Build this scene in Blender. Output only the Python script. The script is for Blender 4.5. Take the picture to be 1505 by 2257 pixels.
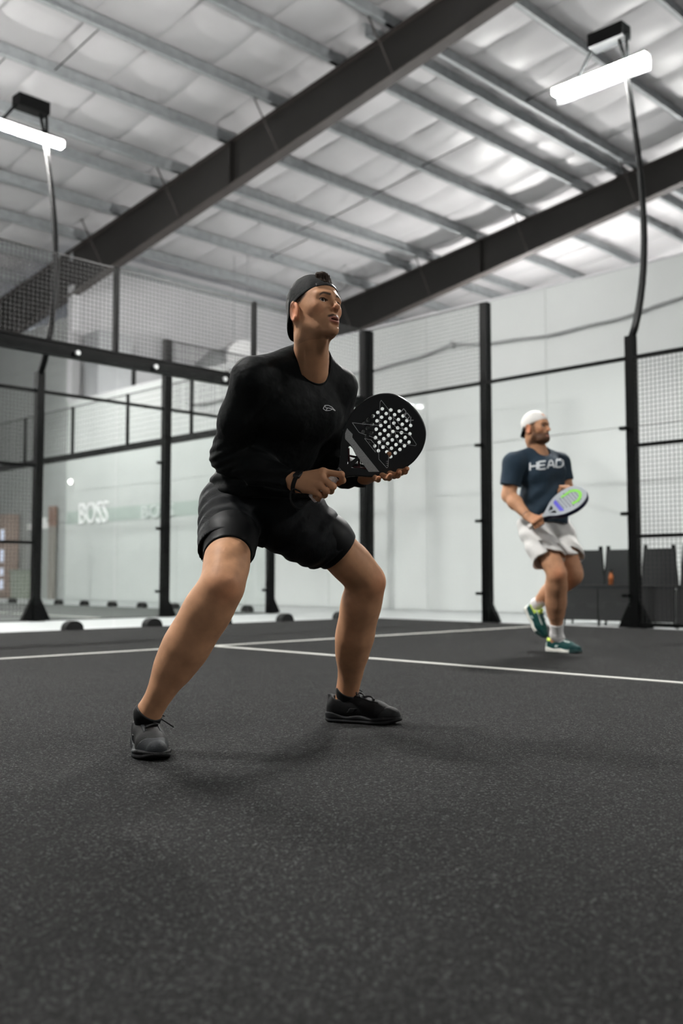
import bpy, bmesh, math, random
import numpy as np
from mathutils import Vector, Matrix
from mathutils.bvhtree import BVHTree

for _o in list(bpy.data.objects):
    bpy.data.objects.remove(_o)
scene = bpy.context.scene
COL = scene.collection
rng = np.random.default_rng(7)
random.seed(7)

# ------------------------------------------------------------------ camera, world, exposure
CAM_H, PITCH = 0.55, 0.0656
cam_data = bpy.data.cameras.new('camera')
cam_data.sensor_fit = 'VERTICAL'
cam_data.sensor_width, cam_data.sensor_height = 24.0, 36.0
cam_data.lens = 35.0
cam_data.clip_start, cam_data.clip_end = 0.05, 200
cam_data.dof.use_dof = True
cam_data.dof.focus_distance = 3.12
cam_data.dof.aperture_fstop = 2.4
cam = bpy.data.objects.new('camera', cam_data)
cam.location = (0, 0, CAM_H)
cam.rotation_euler = (math.pi / 2 + PITCH, 0, 0)
COL.objects.link(cam)
scene.camera = cam
scene.view_settings.view_transform = 'Standard'
scene.view_settings.look = 'None'
scene.view_settings.gamma = 1
scene.view_settings.use_curve_mapping = False
scene.view_settings.exposure = 0.6
world = bpy.data.worlds.new('world')
scene.world = world
world.use_nodes = True
world.node_tree.nodes['Background'].inputs[0].default_value = (0.75, 0.82, 0.9, 1)
world.node_tree.nodes['Background'].inputs[1].default_value = 0.25
LAMP_STRENGTH = 720.0          # every floodlight bar of the hall
scene.cycles.max_bounces = 6
scene.cycles.diffuse_bounces = 3
scene.cycles.glossy_bounces = 2
scene.cycles.use_adaptive_sampling = True
scene.cycles.adaptive_threshold = 0.12
scene.cycles.adaptive_min_samples = 12
scene.cycles.transparent_max_bounces = 16
scene.cycles.sample_clamp_indirect = 6.0

# ------------------------------------------------------------------ court frame: a along the back glass, b along the side fence
SQ = math.sqrt(0.5)
CA, CB = 9.96, 9.47
ROT = math.radians(225)
FPX = 35.0 / 36.0 * 2257


def P(a, b, z=0.0):
    d1, d2 = CA - a, CB - b
    return Vector(((d1 - d2) * SQ, (d1 + d2) * SQ, z))


def U(px, py, d):
    """point at depth d (metres in front of the camera) seen at a place of the photograph"""
    x, z = (px - 752.5) / FPX, -(py - 1128.5) / FPX
    c, s = math.cos(PITCH), math.sin(PITCH)
    r = np.array([x, c - z * s, s + z * c])
    r = r / r[1] * d
    r[2] += CAM_H
    return r


# ------------------------------------------------------------------ materials
MATS = {}


def mat(name, color, rough=0.5, metal=0.0, noise=0.0, nscale=20.0, bump=0.0, bscale=60.0, spec=0.5, emit=None, estr=0.0,
        attr=False, sss=0.0, detail=4.0, sheen=0.0):
    if name in MATS:
        return MATS[name]
    m = bpy.data.materials.new(name)
    m.use_nodes = True
    nt = m.node_tree
    b = nt.nodes['Principled BSDF']
    b.inputs['Base Color'].default_value = (*color, 1)
    b.inputs['Roughness'].default_value = rough
    b.inputs['Metallic'].default_value = metal
    b.inputs['Specular IOR Level'].default_value = spec
    if sheen:
        b.inputs['Sheen Weight'].default_value = sheen
        b.inputs['Sheen Roughness'].default_value = 0.4
    if sss:
        b.inputs['Subsurface Weight'].default_value = sss
        b.inputs['Subsurface Radius'].default_value = (0.012, 0.005, 0.003)
        b.inputs['Subsurface Scale'].default_value = 0.6
    if emit:
        b.inputs['Emission Color'].default_value = (*emit, 1)
        b.inputs['Emission Strength'].default_value = estr
    tc = nt.nodes.new('ShaderNodeTexCoord')
    src = None
    if attr:
        at = nt.nodes.new('ShaderNodeAttribute')
        at.attribute_name = 'Col'
        nt.links.new(at.outputs['Color'], b.inputs['Base Color'])
        src = at.outputs['Color']
    if noise:
        n = nt.nodes.new('ShaderNodeTexNoise')
        n.inputs['Scale'].default_value = nscale
        n.inputs['Detail'].default_value = detail
        nt.links.new(tc.outputs['Object'], n.inputs['Vector'])
        mr = nt.nodes.new('ShaderNodeMapRange')
        mr.inputs['From Min'].default_value = 0.3
        mr.inputs['From Max'].default_value = 0.7
        mr.inputs['To Min'].default_value = 1 - noise
        mr.inputs['To Max'].default_value = 1 + noise
        nt.links.new(n.outputs['Fac'], mr.inputs['Value'])
        mx = nt.nodes.new('ShaderNodeVectorMath')
        mx.operation = 'SCALE'
        if src:
            nt.links.new(src, mx.inputs[0])
        else:
            mx.inputs[0].default_value = color
        nt.links.new(mr.outputs[0], mx.inputs['Scale'])
        nt.links.new(mx.outputs[0], b.inputs['Base Color'])
    if bump:
        n2 = nt.nodes.new('ShaderNodeTexNoise')
        n2.inputs['Scale'].default_value = bscale
        n2.inputs['Detail'].default_value = 3
        nt.links.new(tc.outputs['Object'], n2.inputs['Vector'])
        bp = nt.nodes.new('ShaderNodeBump')
        bp.inputs['Strength'].default_value = bump
        bp.inputs['Distance'].default_value = 0.01
        nt.links.new(n2.outputs['Fac'], bp.inputs['Height'])
        nt.links.new(bp.outputs[0], b.inputs['Normal'])
    MATS[name] = m
    return m


def turf_material():
    m = bpy.data.materials.new('charcoal_turf')
    m.use_nodes = True
    nt = m.node_tree
    b = nt.nodes['Principled BSDF']
    tc = nt.nodes.new('ShaderNodeTexCoord')
    out = []
    for sc, det in ((320.0, 2.0), (120.0, 2.0), (3.2, 4.0)):
        n = nt.nodes.new('ShaderNodeTexNoise')
        n.inputs['Scale'].default_value = sc
        n.inputs['Detail'].default_value = det
        n.inputs['Roughness'].default_value = 0.7
        nt.links.new(tc.outputs['Object'], n.inputs['Vector'])
        out.append(n.outputs['Fac'])
    # single fibre tips: every cell its own brightness, lit tips painted as a few pale cells
    v = nt.nodes.new('ShaderNodeTexVoronoi')
    v.inputs['Scale'].default_value = 235.0
    nt.links.new(tc.outputs['Object'], v.inputs['Vector'])
    sep = nt.nodes.new('ShaderNodeSeparateColor')
    nt.links.new(v.outputs['Color'], sep.inputs[0])
    r1 = nt.nodes.new('ShaderNodeValToRGB')
    r1.color_ramp.elements[0].position, r1.color_ramp.elements[0].color = 0.15, (0.0014, 0.0015, 0.0015, 1)
    r1.color_ramp.elements[1].position, r1.color_ramp.elements[1].color = 1.0, (0.125, 0.127, 0.125, 1)
    for pos, c_ in ((0.55, 0.0065), (0.82, 0.025), (0.93, 0.058)):
        e = r1.color_ramp.elements.new(pos)
        e.color = (c_, c_ * 1.01, c_, 1)
    nt.links.new(sep.outputs[0], r1.inputs['Fac'])
    mix = nt.nodes.new('ShaderNodeMath')
    mix.operation = 'MULTIPLY_ADD'
    nt.links.new(out[0], mix.inputs[0])
    mix.inputs[1].default_value = 0.6
    m2 = nt.nodes.new('ShaderNodeMath')
    m2.operation = 'MULTIPLY'
    nt.links.new(out[1], m2.inputs[0])
    m2.inputs[1].default_value = 0.4
    nt.links.new(m2.outputs[0], mix.inputs[2])
    big = nt.nodes.new('ShaderNodeMapRange')
    big.inputs['From Min'].default_value, big.inputs['From Max'].default_value = 0.3, 0.7
    big.inputs['To Min'].default_value, big.inputs['To Max'].default_value = 0.86, 1.14
    nt.links.new(out[2], big.inputs['Value'])
    sc_ = nt.nodes.new('ShaderNodeVectorMath')
    sc_.operation = 'SCALE'
    nt.links.new(r1.outputs['Color'], sc_.inputs[0])
    nt.links.new(big.outputs[0], sc_.inputs['Scale'])
    nt.links.new(sc_.outputs[0], b.inputs['Base Color'])
    b.inputs['Roughness'].default_value = 0.75
    b.inputs['Sheen Weight'].default_value = 0.035
    b.inputs['Sheen Roughness'].default_value = 0.5
    b.inputs['Specular IOR Level'].default_value = 0.09
    bp = nt.nodes.new('ShaderNodeBump')
    bp.inputs['Strength'].default_value = 1.0
    bp.inputs['Distance'].default_value = 0.02
    nt.links.new(mix.outputs[0], bp.inputs['Height'])
    nt.links.new(bp.outputs[0], b.inputs['Normal'])
    return m


def glass_material():
    m = bpy.data.materials.new('tempered_glass')
    m.use_nodes = True
    nt = m.node_tree
    nt.nodes.remove(nt.nodes['Principled BSDF'])
    t = nt.nodes.new('ShaderNodeBsdfTransparent')
    t.inputs['Color'].default_value = (0.975, 0.983, 0.979, 1)
    g = nt.nodes.new('ShaderNodeBsdfGlossy')
    g.inputs['Roughness'].default_value = 0.015
    lw = nt.nodes.new('ShaderNodeLayerWeight')      # facing is the same on both sides of the pane
    lw.inputs['Blend'].default_value = 0.5
    pw = nt.nodes.new('ShaderNodeMath')
    pw.operation = 'POWER'
    pw.inputs[1].default_value = 4.5
    nt.links.new(lw.outputs['Facing'], pw.inputs[0])
    ad = nt.nodes.new('ShaderNodeMath')
    ad.operation = 'MULTIPLY_ADD'
    ad.inputs[1].default_value = 0.9
    ad.inputs[2].default_value = 0.010
    nt.links.new(pw.outputs[0], ad.inputs[0])
    mx = nt.nodes.new('ShaderNodeMixShader')
    nt.links.new(ad.outputs[0], mx.inputs[0])
    nt.links.new(t.outputs[0], mx.inputs[1])
    nt.links.new(g.outputs[0], mx.inputs[2])
    nt.links.new(mx.outputs[0], nt.nodes['Material Output'].inputs['Surface'])
    return m


M_TURF = turf_material()
M_GLASS = glass_material()
M_LINE = mat('line_white', (0.58, 0.58, 0.54), 0.8, noise=0.12, nscale=90, bump=0.3, bscale=300)
M_CONC = mat('painted_concrete', (0.36, 0.375, 0.375), 0.55, noise=0.05, nscale=2.5)
M_TURF2 = mat('far_turf', (0.05, 0.057, 0.054), 0.8, noise=0.2, nscale=200)
M_WALL = mat('white_wall_board', (0.53, 0.552, 0.545), 0.7, noise=0.02, nscale=1.2)
M_WALL2 = mat('white_sheet_wall', (0.56, 0.56, 0.575), 0.6, noise=0.03, nscale=1.5)
M_SIDING = mat('grey_siding', (0.34, 0.355, 0.35), 0.6, noise=0.04, nscale=2)
M_WALLD = mat('dark_sheet_wall', (0.11, 0.115, 0.12), 0.6, noise=0.05, nscale=1.5)
M_LINING = mat('white_vinyl_lining', (0.58, 0.57, 0.58), 0.42, noise=0.03, nscale=1.4)
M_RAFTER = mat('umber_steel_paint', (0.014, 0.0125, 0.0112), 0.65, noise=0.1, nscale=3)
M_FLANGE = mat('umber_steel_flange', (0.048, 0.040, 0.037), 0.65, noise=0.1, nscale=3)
M_PURLIN = mat('galvanised_steel', (0.34, 0.36, 0.37), 0.5, 0.1, noise=0.14, nscale=6)
M_BLACK = mat('black_powder_coat', (0.0016, 0.0019, 0.0020), 0.5, spec=0.1)
M_BLACK2 = mat('black_rubber', (0.006, 0.0065, 0.0065), 0.65, spec=0.25)
M_WIRE = mat('dark_wire', (0.010, 0.0105, 0.0105), 0.5)
M_BOLT = mat('zinc_bolt', (0.62, 0.64, 0.64), 0.35, 0.6)
M_ROPE = mat('grey_rope', (0.34, 0.35, 0.35), 0.8)
M_BAND = mat('sage_grey_band', (0.40, 0.46, 0.43), 0.6)
M_WHITE = mat('white_sign', (0.8, 0.8, 0.8), 0.5)
M_LAMP = mat('lamp_diffuser', (0.9, 0.9, 0.9), 0.4, emit=(1.0, 0.985, 0.955), estr=LAMP_STRENGTH)
M_BROWN = mat('brown_wood', (0.20, 0.115, 0.085), 0.5, noise=0.2, nscale=8)
M_GREY = mat('grey_sheet_metal', (0.36, 0.37, 0.38), 0.5, 0.2, noise=0.05, nscale=3)


# ------------------------------------------------------------------ mesh helpers
class MB:
    def __init__(self):
        self.v, self.f = [], []

    def add(self, v, f):
        o = len(self.v)
        self.v += [tuple(p) for p in v]
        self.f += [tuple(i + o for i in q) for q in f]
        return self

    def box(self, x0, x1, y0, y1, z0, z1):
        v = [(x, y, z) for z in (z0, z1) for y in (y0, y1) for x in (x0, x1)]
        return self.add(v, [(0, 2, 3, 1), (4, 5, 7, 6), (0, 1, 5, 4), (2, 6, 7, 3), (0, 4, 6, 2), (1, 3, 7, 5)])

    def hexa(self, v):
        """eight corners: bottom four in order, top four in order"""
        return self.add(v, [(3, 2, 1, 0), (4, 5, 6, 7), (0, 1, 5, 4), (1, 2, 6, 5), (2, 3, 7, 6), (3, 0, 4, 7)])

    def tube(self, pts, r, n=10, cap=True):
        pts = [Vector(p) for p in pts]
        rs = r if isinstance(r, (list, tuple)) else [r] * len(pts)
        up = None
        rings = []
        for i, p in enumerate(pts):
            t = (pts[min(i + 1, len(pts) - 1)] - pts[max(i - 1, 0)]).normalized()
            if up is None:
                up = Vector((0, 0, 1)) if abs(t.z) < 0.9 else Vector((1, 0, 0))
            s = t.cross(up).normalized()
            up = s.cross(t).normalized()
            rings.append([p + (s * math.cos(2 * math.pi * k / n) + up * math.sin(2 * math.pi * k / n)) * rs[i] for k in range(n)])
        v = [q for ring in rings for q in ring]
        f = []
        for i in range(len(pts) - 1):
            for k in range(n):
                k2 = (k + 1) % n
                f.append((i * n + k, i * n + k2, (i + 1) * n + k2, (i + 1) * n + k))
        if cap:
            f.append(tuple(range(n))[::-1])
            f.append(tuple((len(pts) - 1) * n + k for k in range(n)))
        return self.add(v, f)

    def prism(self, poly, axis, lo, hi):
        """extrude a polygon given in the two other axes (in order) along axis"""
        n = len(poly)
        v = []
        for t in (lo, hi):
            for (p, q) in poly:
                c = [p, q]
                c.insert(axis, t)
                v.append(tuple(c))
        f = [tuple(range(n)), tuple(range(2 * n - 1, n - 1, -1))]
        for k in range(n):
            k2 = (k + 1) % n
            f.append((k, n + k, n + k2, k2))
        return self.add(v, f)

    def build(self, name, material, parent=None, smooth=False, off=(0, 0, 0)):
        me = bpy.data.meshes.new(name)
        v = [(p[0] - off[0], p[1] - off[1], p[2] - off[2]) for p in self.v]
        me.from_pydata(v, [], self.f)
        bm = bmesh.new()
        bm.from_mesh(me)
        bmesh.ops.recalc_face_normals(bm, faces=bm.faces)
        bm.to_mesh(me)
        bm.free()
        if smooth:
            for p in me.polygons:
                p.use_smooth = True
        me.materials.append(material)
        o = bpy.data.objects.new(name, me)
        COL.objects.link(o)
        if parent is not None:
            o.parent = parent
        return o


def tag(o, label=None, cat=None, group=None, kind=None):
    if label:
        o['label'] = label
    if cat:
        o['category'] = cat
    if group:
        o['group'] = group
    if kind:
        o['kind'] = kind
    return o


def court_empty(name, a=0, b=0, z=0):
    """an Empty on the court grid; its children are built in court coordinates relative to it"""
    e = bpy.data.objects.new(name, None)
    e.location = P(a, b, z)
    e.rotation_euler = (0, 0, ROT)
    e.empty_display_size = 0.2
    COL.objects.link(e)
    return e


def share(src, name, parent, loc=(0, 0, 0)):
    o = bpy.data.objects.new(name, src.data)
    o.location = loc
    o.parent = parent
    COL.objects.link(o)
    return o


# ------------------------------------------------------------------ floor
SLOPE, RTOP = 0.125, 11.45 + CAM_H           # roof pitch; purlin-bottom height over b = CB
A_FAR, A_NEAR, B_FAR, B_NEAR = -21.0, 22.0, -13.8, 30.0
B_FAR2 = -20.0                                # the hall goes on further on the court side of the partition
PART_A = -3.2


def roof_z(b):
    return RTOP - SLOPE * abs(B_RIDGE - b) + SLOPE * (B_RIDGE - CB)


B_RIDGE = 12.0

fl = court_empty('floor_concrete')
tag(fl, kind='structure')
MB().box(A_FAR, A_NEAR, B_FAR2, B_NEAR, -0.12, -0.015).build('concrete_slab', M_CONC, fl)
turf = court_empty('floor')
tag(turf, kind='structure')
MB().box(0.0, 10.0, 0.0, 20.0, -0.015, 0.0).build('turf_carpet', M_TURF, turf)
MB().box(0.0, 10.0, 3.025, 3.075, 0.0, 0.003).build('court_line', M_LINE, turf)
MB().box(4.975, 5.025, 2.83, 17.15, 0.0, 0.0035).build('court_line', M_LINE, turf)
MB().box(0.0, 10.0, 16.925, 16.975, 0.0, 0.003).build('court_line', M_LINE, turf)
turf2 = court_empty('floor_neighbouring_court')
tag(turf2, kind='structure')
NA, NB = -0.37, -2.5                          # corner of the neighbouring court
MB().box(NA, NA + 20, NB - 10, NB, -0.015, 0.0).build('turf_carpet', M_TURF2, turf2)
MB().box(NA + 3.0, NA + 3.05, NB - 10, NB, 0.0, 0.003).build('court_line', M_LINE, turf2)

# ------------------------------------------------------------------ walls of the hall
wp = court_empty('wall_partition')
tag(wp, kind='structure')
MB().box(PART_A - 0.16, PART_A - 0.02, B_FAR, B_NEAR, -0.015, 5.08).build('wall_core', M_WALL, wp)
pan_lo = pan_hi = None
PW = 2.44
k = 0
bb = B_FAR
while bb < 8.0:
    for (z0, z1) in ((0.0, 2.74), (2.75, 5.1)):
        m = MB().box(PART_A - 0.02, PART_A, 0.004, PW - 0.004, z0, z1)
        src = pan_lo if z0 == 0.0 else pan_hi
        if src is None:
            src = m.build('wall_panel', M_WALL, wp)
            src.location = (0, bb, 0)
            if z0 == 0.0:
                pan_lo = src
            else:
                pan_hi = src
        else:
            share(src, 'wall_panel', wp, (0, bb, 0))
    bb += PW
MB().box(PART_A - 0.18, PART_A + 0.015, B_FAR, B_NEAR, 5.1, 5.13).build('wall_cap', M_WALL2, wp)

we = court_empty('wall_eave')
tag(we, kind='structure')
MB().box(A_FAR, PART_A - 0.2, B_FAR - 0.2, B_FAR, -0.015, roof_z(B_FAR) + 0.2).build('wall_sheet', M_WALL2, we)
MB().box(PART_A - 0.2, A_NEAR, B_FAR2 - 0.2, B_FAR2, -0.015, roof_z(B_FAR2) + 0.2).build('wall_sheet', M_WALL2, we)
wr = court_empty('wall_return')
tag(wr, kind='structure')
MB().box(PART_A - 0.2, PART_A - 0.02, B_FAR2, B_FAR, -0.015, roof_z(B_FAR2) - 0.9).build('wall_core', M_SIDING, wr)
sid = None
for k in range(22):
    if sid is None:
        sid = MB().hexa([(PART_A - 0.03, B_FAR2, 0.0), (PART_A + 0.012, B_FAR2, 0.0), (PART_A + 0.012, B_FAR, 0.0), (PART_A - 0.03, B_FAR, 0.0),
                         (PART_A - 0.03, B_FAR2, 0.328), (PART_A - 0.002, B_FAR2, 0.328), (PART_A - 0.002, B_FAR, 0.328), (PART_A - 0.03, B_FAR, 0.328)]).build('siding_board', M_SIDING, wr)
    else:
        share(sid, 'siding_board', wr, (0, 0, 0.33 * k))
MB().box(PART_A - 0.22, PART_A + 0.03, B_FAR - 0.02, B_FAR + 0.22, 5.13, roof_z(B_FAR) - 0.9).build('corner_trim', M_WALL2, wr)
MB().box(A_FAR, PART_A, B_FAR, B_FAR + 0.12, roof_z(B_FAR) - 0.22, roof_z(B_FAR) + 0.02).build('eave_strut', M_PURLIN, we)
for (nm, x0, x1, y0, y1) in (('wall_right_gable', A_FAR - 0.2, A_FAR, B_FAR, B_NEAR), ('wall_left_gable', A_NEAR, A_NEAR + 0.2, B_FAR2, B_NEAR),
                             ('wall_behind_camera', A_FAR, A_NEAR, B_NEAR, B_NEAR + 0.2)):
    o = MB().box(x0, x1, y0, y1, -0.015, 12.8 if 'gable' in nm else roof_z(B_NEAR) + 0.2).build(nm, M_WALL2 if nm == 'wall_right_gable' else M_WALLD)
    o.location = P(0, 0, 0)
    o.rotation_euler = (0, 0, ROT)
    tag(o, kind='structure')

# ------------------------------------------------------------------ roof: rafters, purlins, lining
ceil_ = court_empty('ceiling')
tag(ceil_, kind='structure')
RAFT_A = [-3.214 - 8.85 * 2, -3.214 - 8.85, -3.214, -3.214 + 8.85, -3.214 + 17.7]


def rafter(a, parent):
    e = bpy.data.objects.new('rafter', None)
    e.parent = parent
    COL.objects.link(e)
    for (b0, b1, sg) in (((B_FAR + 0.15) if a < PART_A - 1 else B_FAR2 + 0.1, B_RIDGE, 1), (B_NEAR - 0.1, B_RIDGE, -1)):
        def low(b):                         # the web gets deeper toward the eave
            return roof_z(b) - (0.42 + 0.029 * abs(B_RIDGE - b))
        m = MB()
        m.hexa([(a - 0.006, b0, low(b0)), (a + 0.006, b0, low(b0)), (a + 0.006, b1, low(b1)), (a - 0.006, b1, low(b1)),
                (a - 0.006, b0, roof_z(b0)), (a + 0.006, b0, roof_z(b0)), (a + 0.006, b1, roof_z(b1)), (a - 0.006, b1, roof_z(b1))])
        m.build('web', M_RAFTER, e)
        for (nm, fn, t) in (('bottom_flange', low, -0.022), ('top_flange', roof_z, -0.015)):
            m = MB()
            w = 0.13
            z0 = [fn(b) + min(t, 0) for b in (b0, b1)]
            z1 = [fn(b) + max(t, 0) for b in (b0, b1)]
            m.hexa([(a - w, b0, z0[0]), (a + w, b0, z0[0]), (a + w, b1, z0[1]), (a - w, b1, z0[1]),
                    (a - w, b0, z1[0]), (a + w, b0, z1[0]), (a + w, b1, z1[1]), (a - w, b1, z1[1])])
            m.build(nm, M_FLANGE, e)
        m = MB()
        for bs in ((-7.0, 3.0) if sg == 1 else (21.0,)):
            m = MB()
            m.box(a - 0.12, a + 0.12, bs - 0.015, bs + 0.015, low(bs) - 0.02, roof_z(bs) - 0.02)
            m.build('splice_plate', M_RAFTER, e)
    return e


for a in RAFT_A:
    rafter(a, ceil_)
# columns under the rafters at the eave
for i, a in enumerate(RAFT_A):
    if -12.5 < a < -5:
        o = MB()
        o.box(a - 0.14, a + 0.14, B_FAR + 0.01, B_FAR + 0.04, -0.015, roof_z(B_FAR) - 0.9)
        o.box(a - 0.008, a + 0.008, B_FAR + 0.04, B_FAR + 0.36, -0.015, roof_z(B_FAR) - 0.9)
        o.box(a - 0.14, a + 0.14, B_FAR + 0.36, B_FAR + 0.39, -0.015, roof_z(B_FAR) - 0.9)
        o.build('column', M_WALL2 if a < 0 else M_RAFTER, we)

PUR_B = [-0.5 + 1.7 * k for k in range(7, 0, -1)] + [-0.5, -2.3, -3.72, -5.45, -7.15, -8.82, -9.65, -11.33, -13.02]


def purlin_mesh(a0, a1, b, m=None):
    z = roof_z(b)
    m = m or MB()
    m.box(a0, a1, b - 0.004, b + 0.004, z, z + 0.28)
    m.box(a0, a1, b - 0.004, b + 0.10, z, z + 0.006)
    m.box(a0, a1, b - 0.10, b + 0.004, z + 0.274, z + 0.28)
    m.box(a0, a1, b + 0.092, b + 0.10, z + 0.006, z + 0.032)
    return m


PUR_X = [-14.7, -16.4, -18.1, -19.7]
for i in range(4):
    a0, a1 = RAFT_A[i] - 0.35, RAFT_A[i + 1] + 0.35
    for b in PUR_B + (PUR_X if i == 2 else []):
        if i == 3 and b < -4:
            continue
        if i == 2 and b in PUR_X:
            a0 = PART_A - 0.1
        m = purlin_mesh(a0, a1, b)
        m.build('purlin', M_PURLIN, ceil_)
    if i in (0, 1):
        purlin_mesh(a0, a1, -2.74).build('purlin', M_PURLIN, ceil_)
    # lapped ends over the rafter: darker cleats
    for b in PUR_B:
        if i < 3 and -14 < b < 6:
            a = RAFT_A[i + 1]
            z = roof_z(b)
            MB().box(a - 0.1, a + 0.1, b - 0.016, b - 0.005, z, z + 0.27).build('cleat', M_RAFTER, ceil_)
# sag rods between the purlins and braces down to the rafters
for (a, b0, b1) in ((1.0, -5.45, -7.15), (1.9, -7.15, -8.82), (-7.6, -3.72, -5.45), (-7.7, -5.45, -7.15), (-7.7, -7.15, -8.82),
                    (-7.3, -0.5, -2.3), (-7.5, -8.82, -9.65), (-8.0, -9.65, -11.33)):
    MB().tube([(a, b0, roof_z(b0) + 0.06), (a - 0.05, b1, roof_z(b1) + 0.14)], 0.012, 6).build('sag_rod', M_RAFTER, ceil_)
for a in RAFT_A[1:3]:
    for b in (-2.3, -5.45, -8.82, 1.2, -12.0):
        low = roof_z(b) - (0.42 + 0.029 * abs(B_RIDGE - b))
        for sg in (-1, 1):
            MB().tube([(a + sg * 0.75, b, roof_z(b) + 0.03), (a + sg * 0.12, b + 0.02, low + 0.02)], 0.018, 6).build('flange_brace', M_FLANGE, ceil_)

# lining: one sagging strip after the other between the rafters, pinched at every purlin
SW = 1.3
edges_b = sorted(PUR_B)
edges_0 = edges_b
edges_b = [B_FAR - 0.05] + edges_0 + [B_RIDGE]


def lining_strip(a0, w, seed):
    r = np.random.default_rng(seed)
    nu = 8
    us = np.linspace(0, 1, nu + 1)
    rows = []
    bs = []
    for q in range(len(edges_b) - 1):
        for t in (np.linspace(0, 1, 6)[:-1]):
            bs.append((edges_b[q] + (edges_b[q + 1] - edges_b[q]) * t, t, edges_b[q + 1] - edges_b[q], q))
    bs.append((edges_b[-1], 0.0, 1.0, 0))
    v, f = [], []
    amp = r.uniform(0.6, 1.25, size=64)
    for (b, t, ln, q) in bs:
        for u in us:
            sag = 0.075 * min(ln, 1.7) / 1.7 * amp[q] * math.sin(math.pi * t) * (0.35 + 0.65 * math.sin(math.pi * u))
            seam = 0.035 * (1 - min(1, min(u, 1 - u) / 0.06))
            wr = 0.012 * math.sin(9 * u + 7 * t + seed) * math.sin(math.pi * t)
            v.append((a0 + w * u, b, roof_z(b) + 0.315 - sag + seam + wr))
    n = nu + 1
    for i in range(len(bs) - 1):
        for j in range(nu):
            f.append((i * n + j, i * n + j + 1, (i + 1) * n + j + 1, (i + 1) * n + j))
    return v, f


a = A_FAR
si = 0
while a < 6.5:
    edges_b = [B_FAR - 0.05] + edges_0 + [B_RIDGE] if a < PART_A - 0.2 else [B_FAR2] + sorted(PUR_X) + edges_0 + [B_RIDGE]
    v, f = lining_strip(a + 0.006, SW - 0.012, si)
    MB().add(v, f).build('lining_strip', M_LINING, ceil_, smooth=True)
    a += SW
    si += 1
# outer roof skin over everything (the strips hang under it)
for (b0, b1) in ((B_FAR2 - 0.2, B_RIDGE), (B_RIDGE, B_NEAR + 0.2)):
    MB().hexa([(A_FAR - 0.2, b0, roof_z(b0) + 0.38), (A_NEAR + 0.2, b0, roof_z(b0) + 0.38), (A_NEAR + 0.2, b1, roof_z(b1) + 0.38), (A_FAR - 0.2, b1, roof_z(b1) + 0.38),
               (A_FAR - 0.2, b0, roof_z(b0) + 0.44), (A_NEAR + 0.2, b0, roof_z(b0) + 0.44), (A_NEAR + 0.2, b1, roof_z(b1) + 0.44), (A_FAR - 0.2, b1, roof_z(b1) + 0.44)]
              ).build('roof_sheet', M_LINING, ceil_)


# ------------------------------------------------------------------ court enclosure pieces
def post_mesh(w, d, h, gusset=None):
    m = MB().box(-w / 2, w / 2, -d / 2, d / 2, 0, h)
    m.box(-w * 0.9, w * 0.9, -d * 0.9, d * 0.9, 0, 0.015)
    if gusset:
        gx, gy = gusset
        if gx:
            m.prism([(0.0, 0.015), (0.0 + 0.17 * gx, 0.015), (0.0, 0.34)], 1, -0.02, 0.02) if False else m.add(
                [(0, -0.03, 0.015), (0.19 * gx, -0.03, 0.015), (0, -0.03, 0.36), (0, 0.03, 0.015), (0.19 * gx, 0.03, 0.015), (0, 0.03, 0.36)],
                [(0, 1, 2), (5, 4, 3), (0, 3, 4, 1), (1, 4, 5, 2), (2, 5, 3, 0)])
        if gy:
            m.add([(-0.03, 0, 0.015), (-0.03, 0.19 * gy, 0.015), (-0.03, 0, 0.36), (0.03, 0, 0.015), (0.03, 0.19 * gy, 0.015), (0.03, 0, 0.36)],
                  [(0, 1, 2), (5, 4, 3), (0, 3, 4, 1), (1, 4, 5, 2), (2, 5, 3, 0)])
    return m


def wire_panel(axis, lo, hi, z0, z1, pitch=0.05, r=0.0022, off=0.0):
    """welded mesh of square wires in the plane of the fence"""
    m = MB()
    t = lo
    while t <= hi + 1e-6:
        if axis == 0:
            m.box(t - r, t + r, off - r, off + r, z0, z1)
        else:
            m.box(off - r, off + r, t - r, t + r, z0, z1)
        t += pitch
    z = z0
    while z <= z1 + 1e-6:
        if axis == 0:
            m.box(lo, hi, off - 3 * r, off - r, z - r, z + r)
        else:
            m.box(off - 3 * r, off - r, lo, hi, z - r, z + r)
        z += pitch
    return m


def half_disc(w, h, t, n=10):
    pts = [(-w / 2, 0.0)] + [(-w / 2 * math.cos(math.pi * k / n), h * math.sin(math.pi * k / n) + 0.015) for k in range(n + 1)] + [(w / 2, 0.0)]
    return pts


# --- back glass wall of the court (b = 0)
gw = court_empty('glass_wall', 0, 0, 0)
tag(gw, 'tall glass back wall of the near court with a thick black rail behind the player in black', 'glass wall')
pane = None
for k in range(5):
    if pane is None:
        pane = MB().box(0.012, 1.988, -0.006, 0.006, 0.02, 2.98).build('glass_pane', M_GLASS, gw)
    else:
        share(pane, 'glass_pane', gw, (2.0 * k, 0, 0))
rail = MB()
rail.box(-0.05, 10.0, -0.075, -0.01, 2.9, 3.05)
rail.box(-0.05, 10.0, -0.095, 0.0, 3.03, 3.05)
rail.box(-0.05, 10.0, -0.105, -0.075, 2.9, 2.93)
rail = rail.build('top_rail', M_BLACK, gw)
bolt = None
for k in range(10):
    aa = 0.5 + k
    if bolt is None:
        m = MB().tube([(0, -0.012, 0), (0, 0.022, 0)], 0.028, 12)
        bolt = m.build('bolt', M_BOLT, rail)
        bolt.location = (aa, 0, 2.955)
    else:
        share(bolt, 'bolt', rail, (aa, 0, 2.955))
clamp = None
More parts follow.
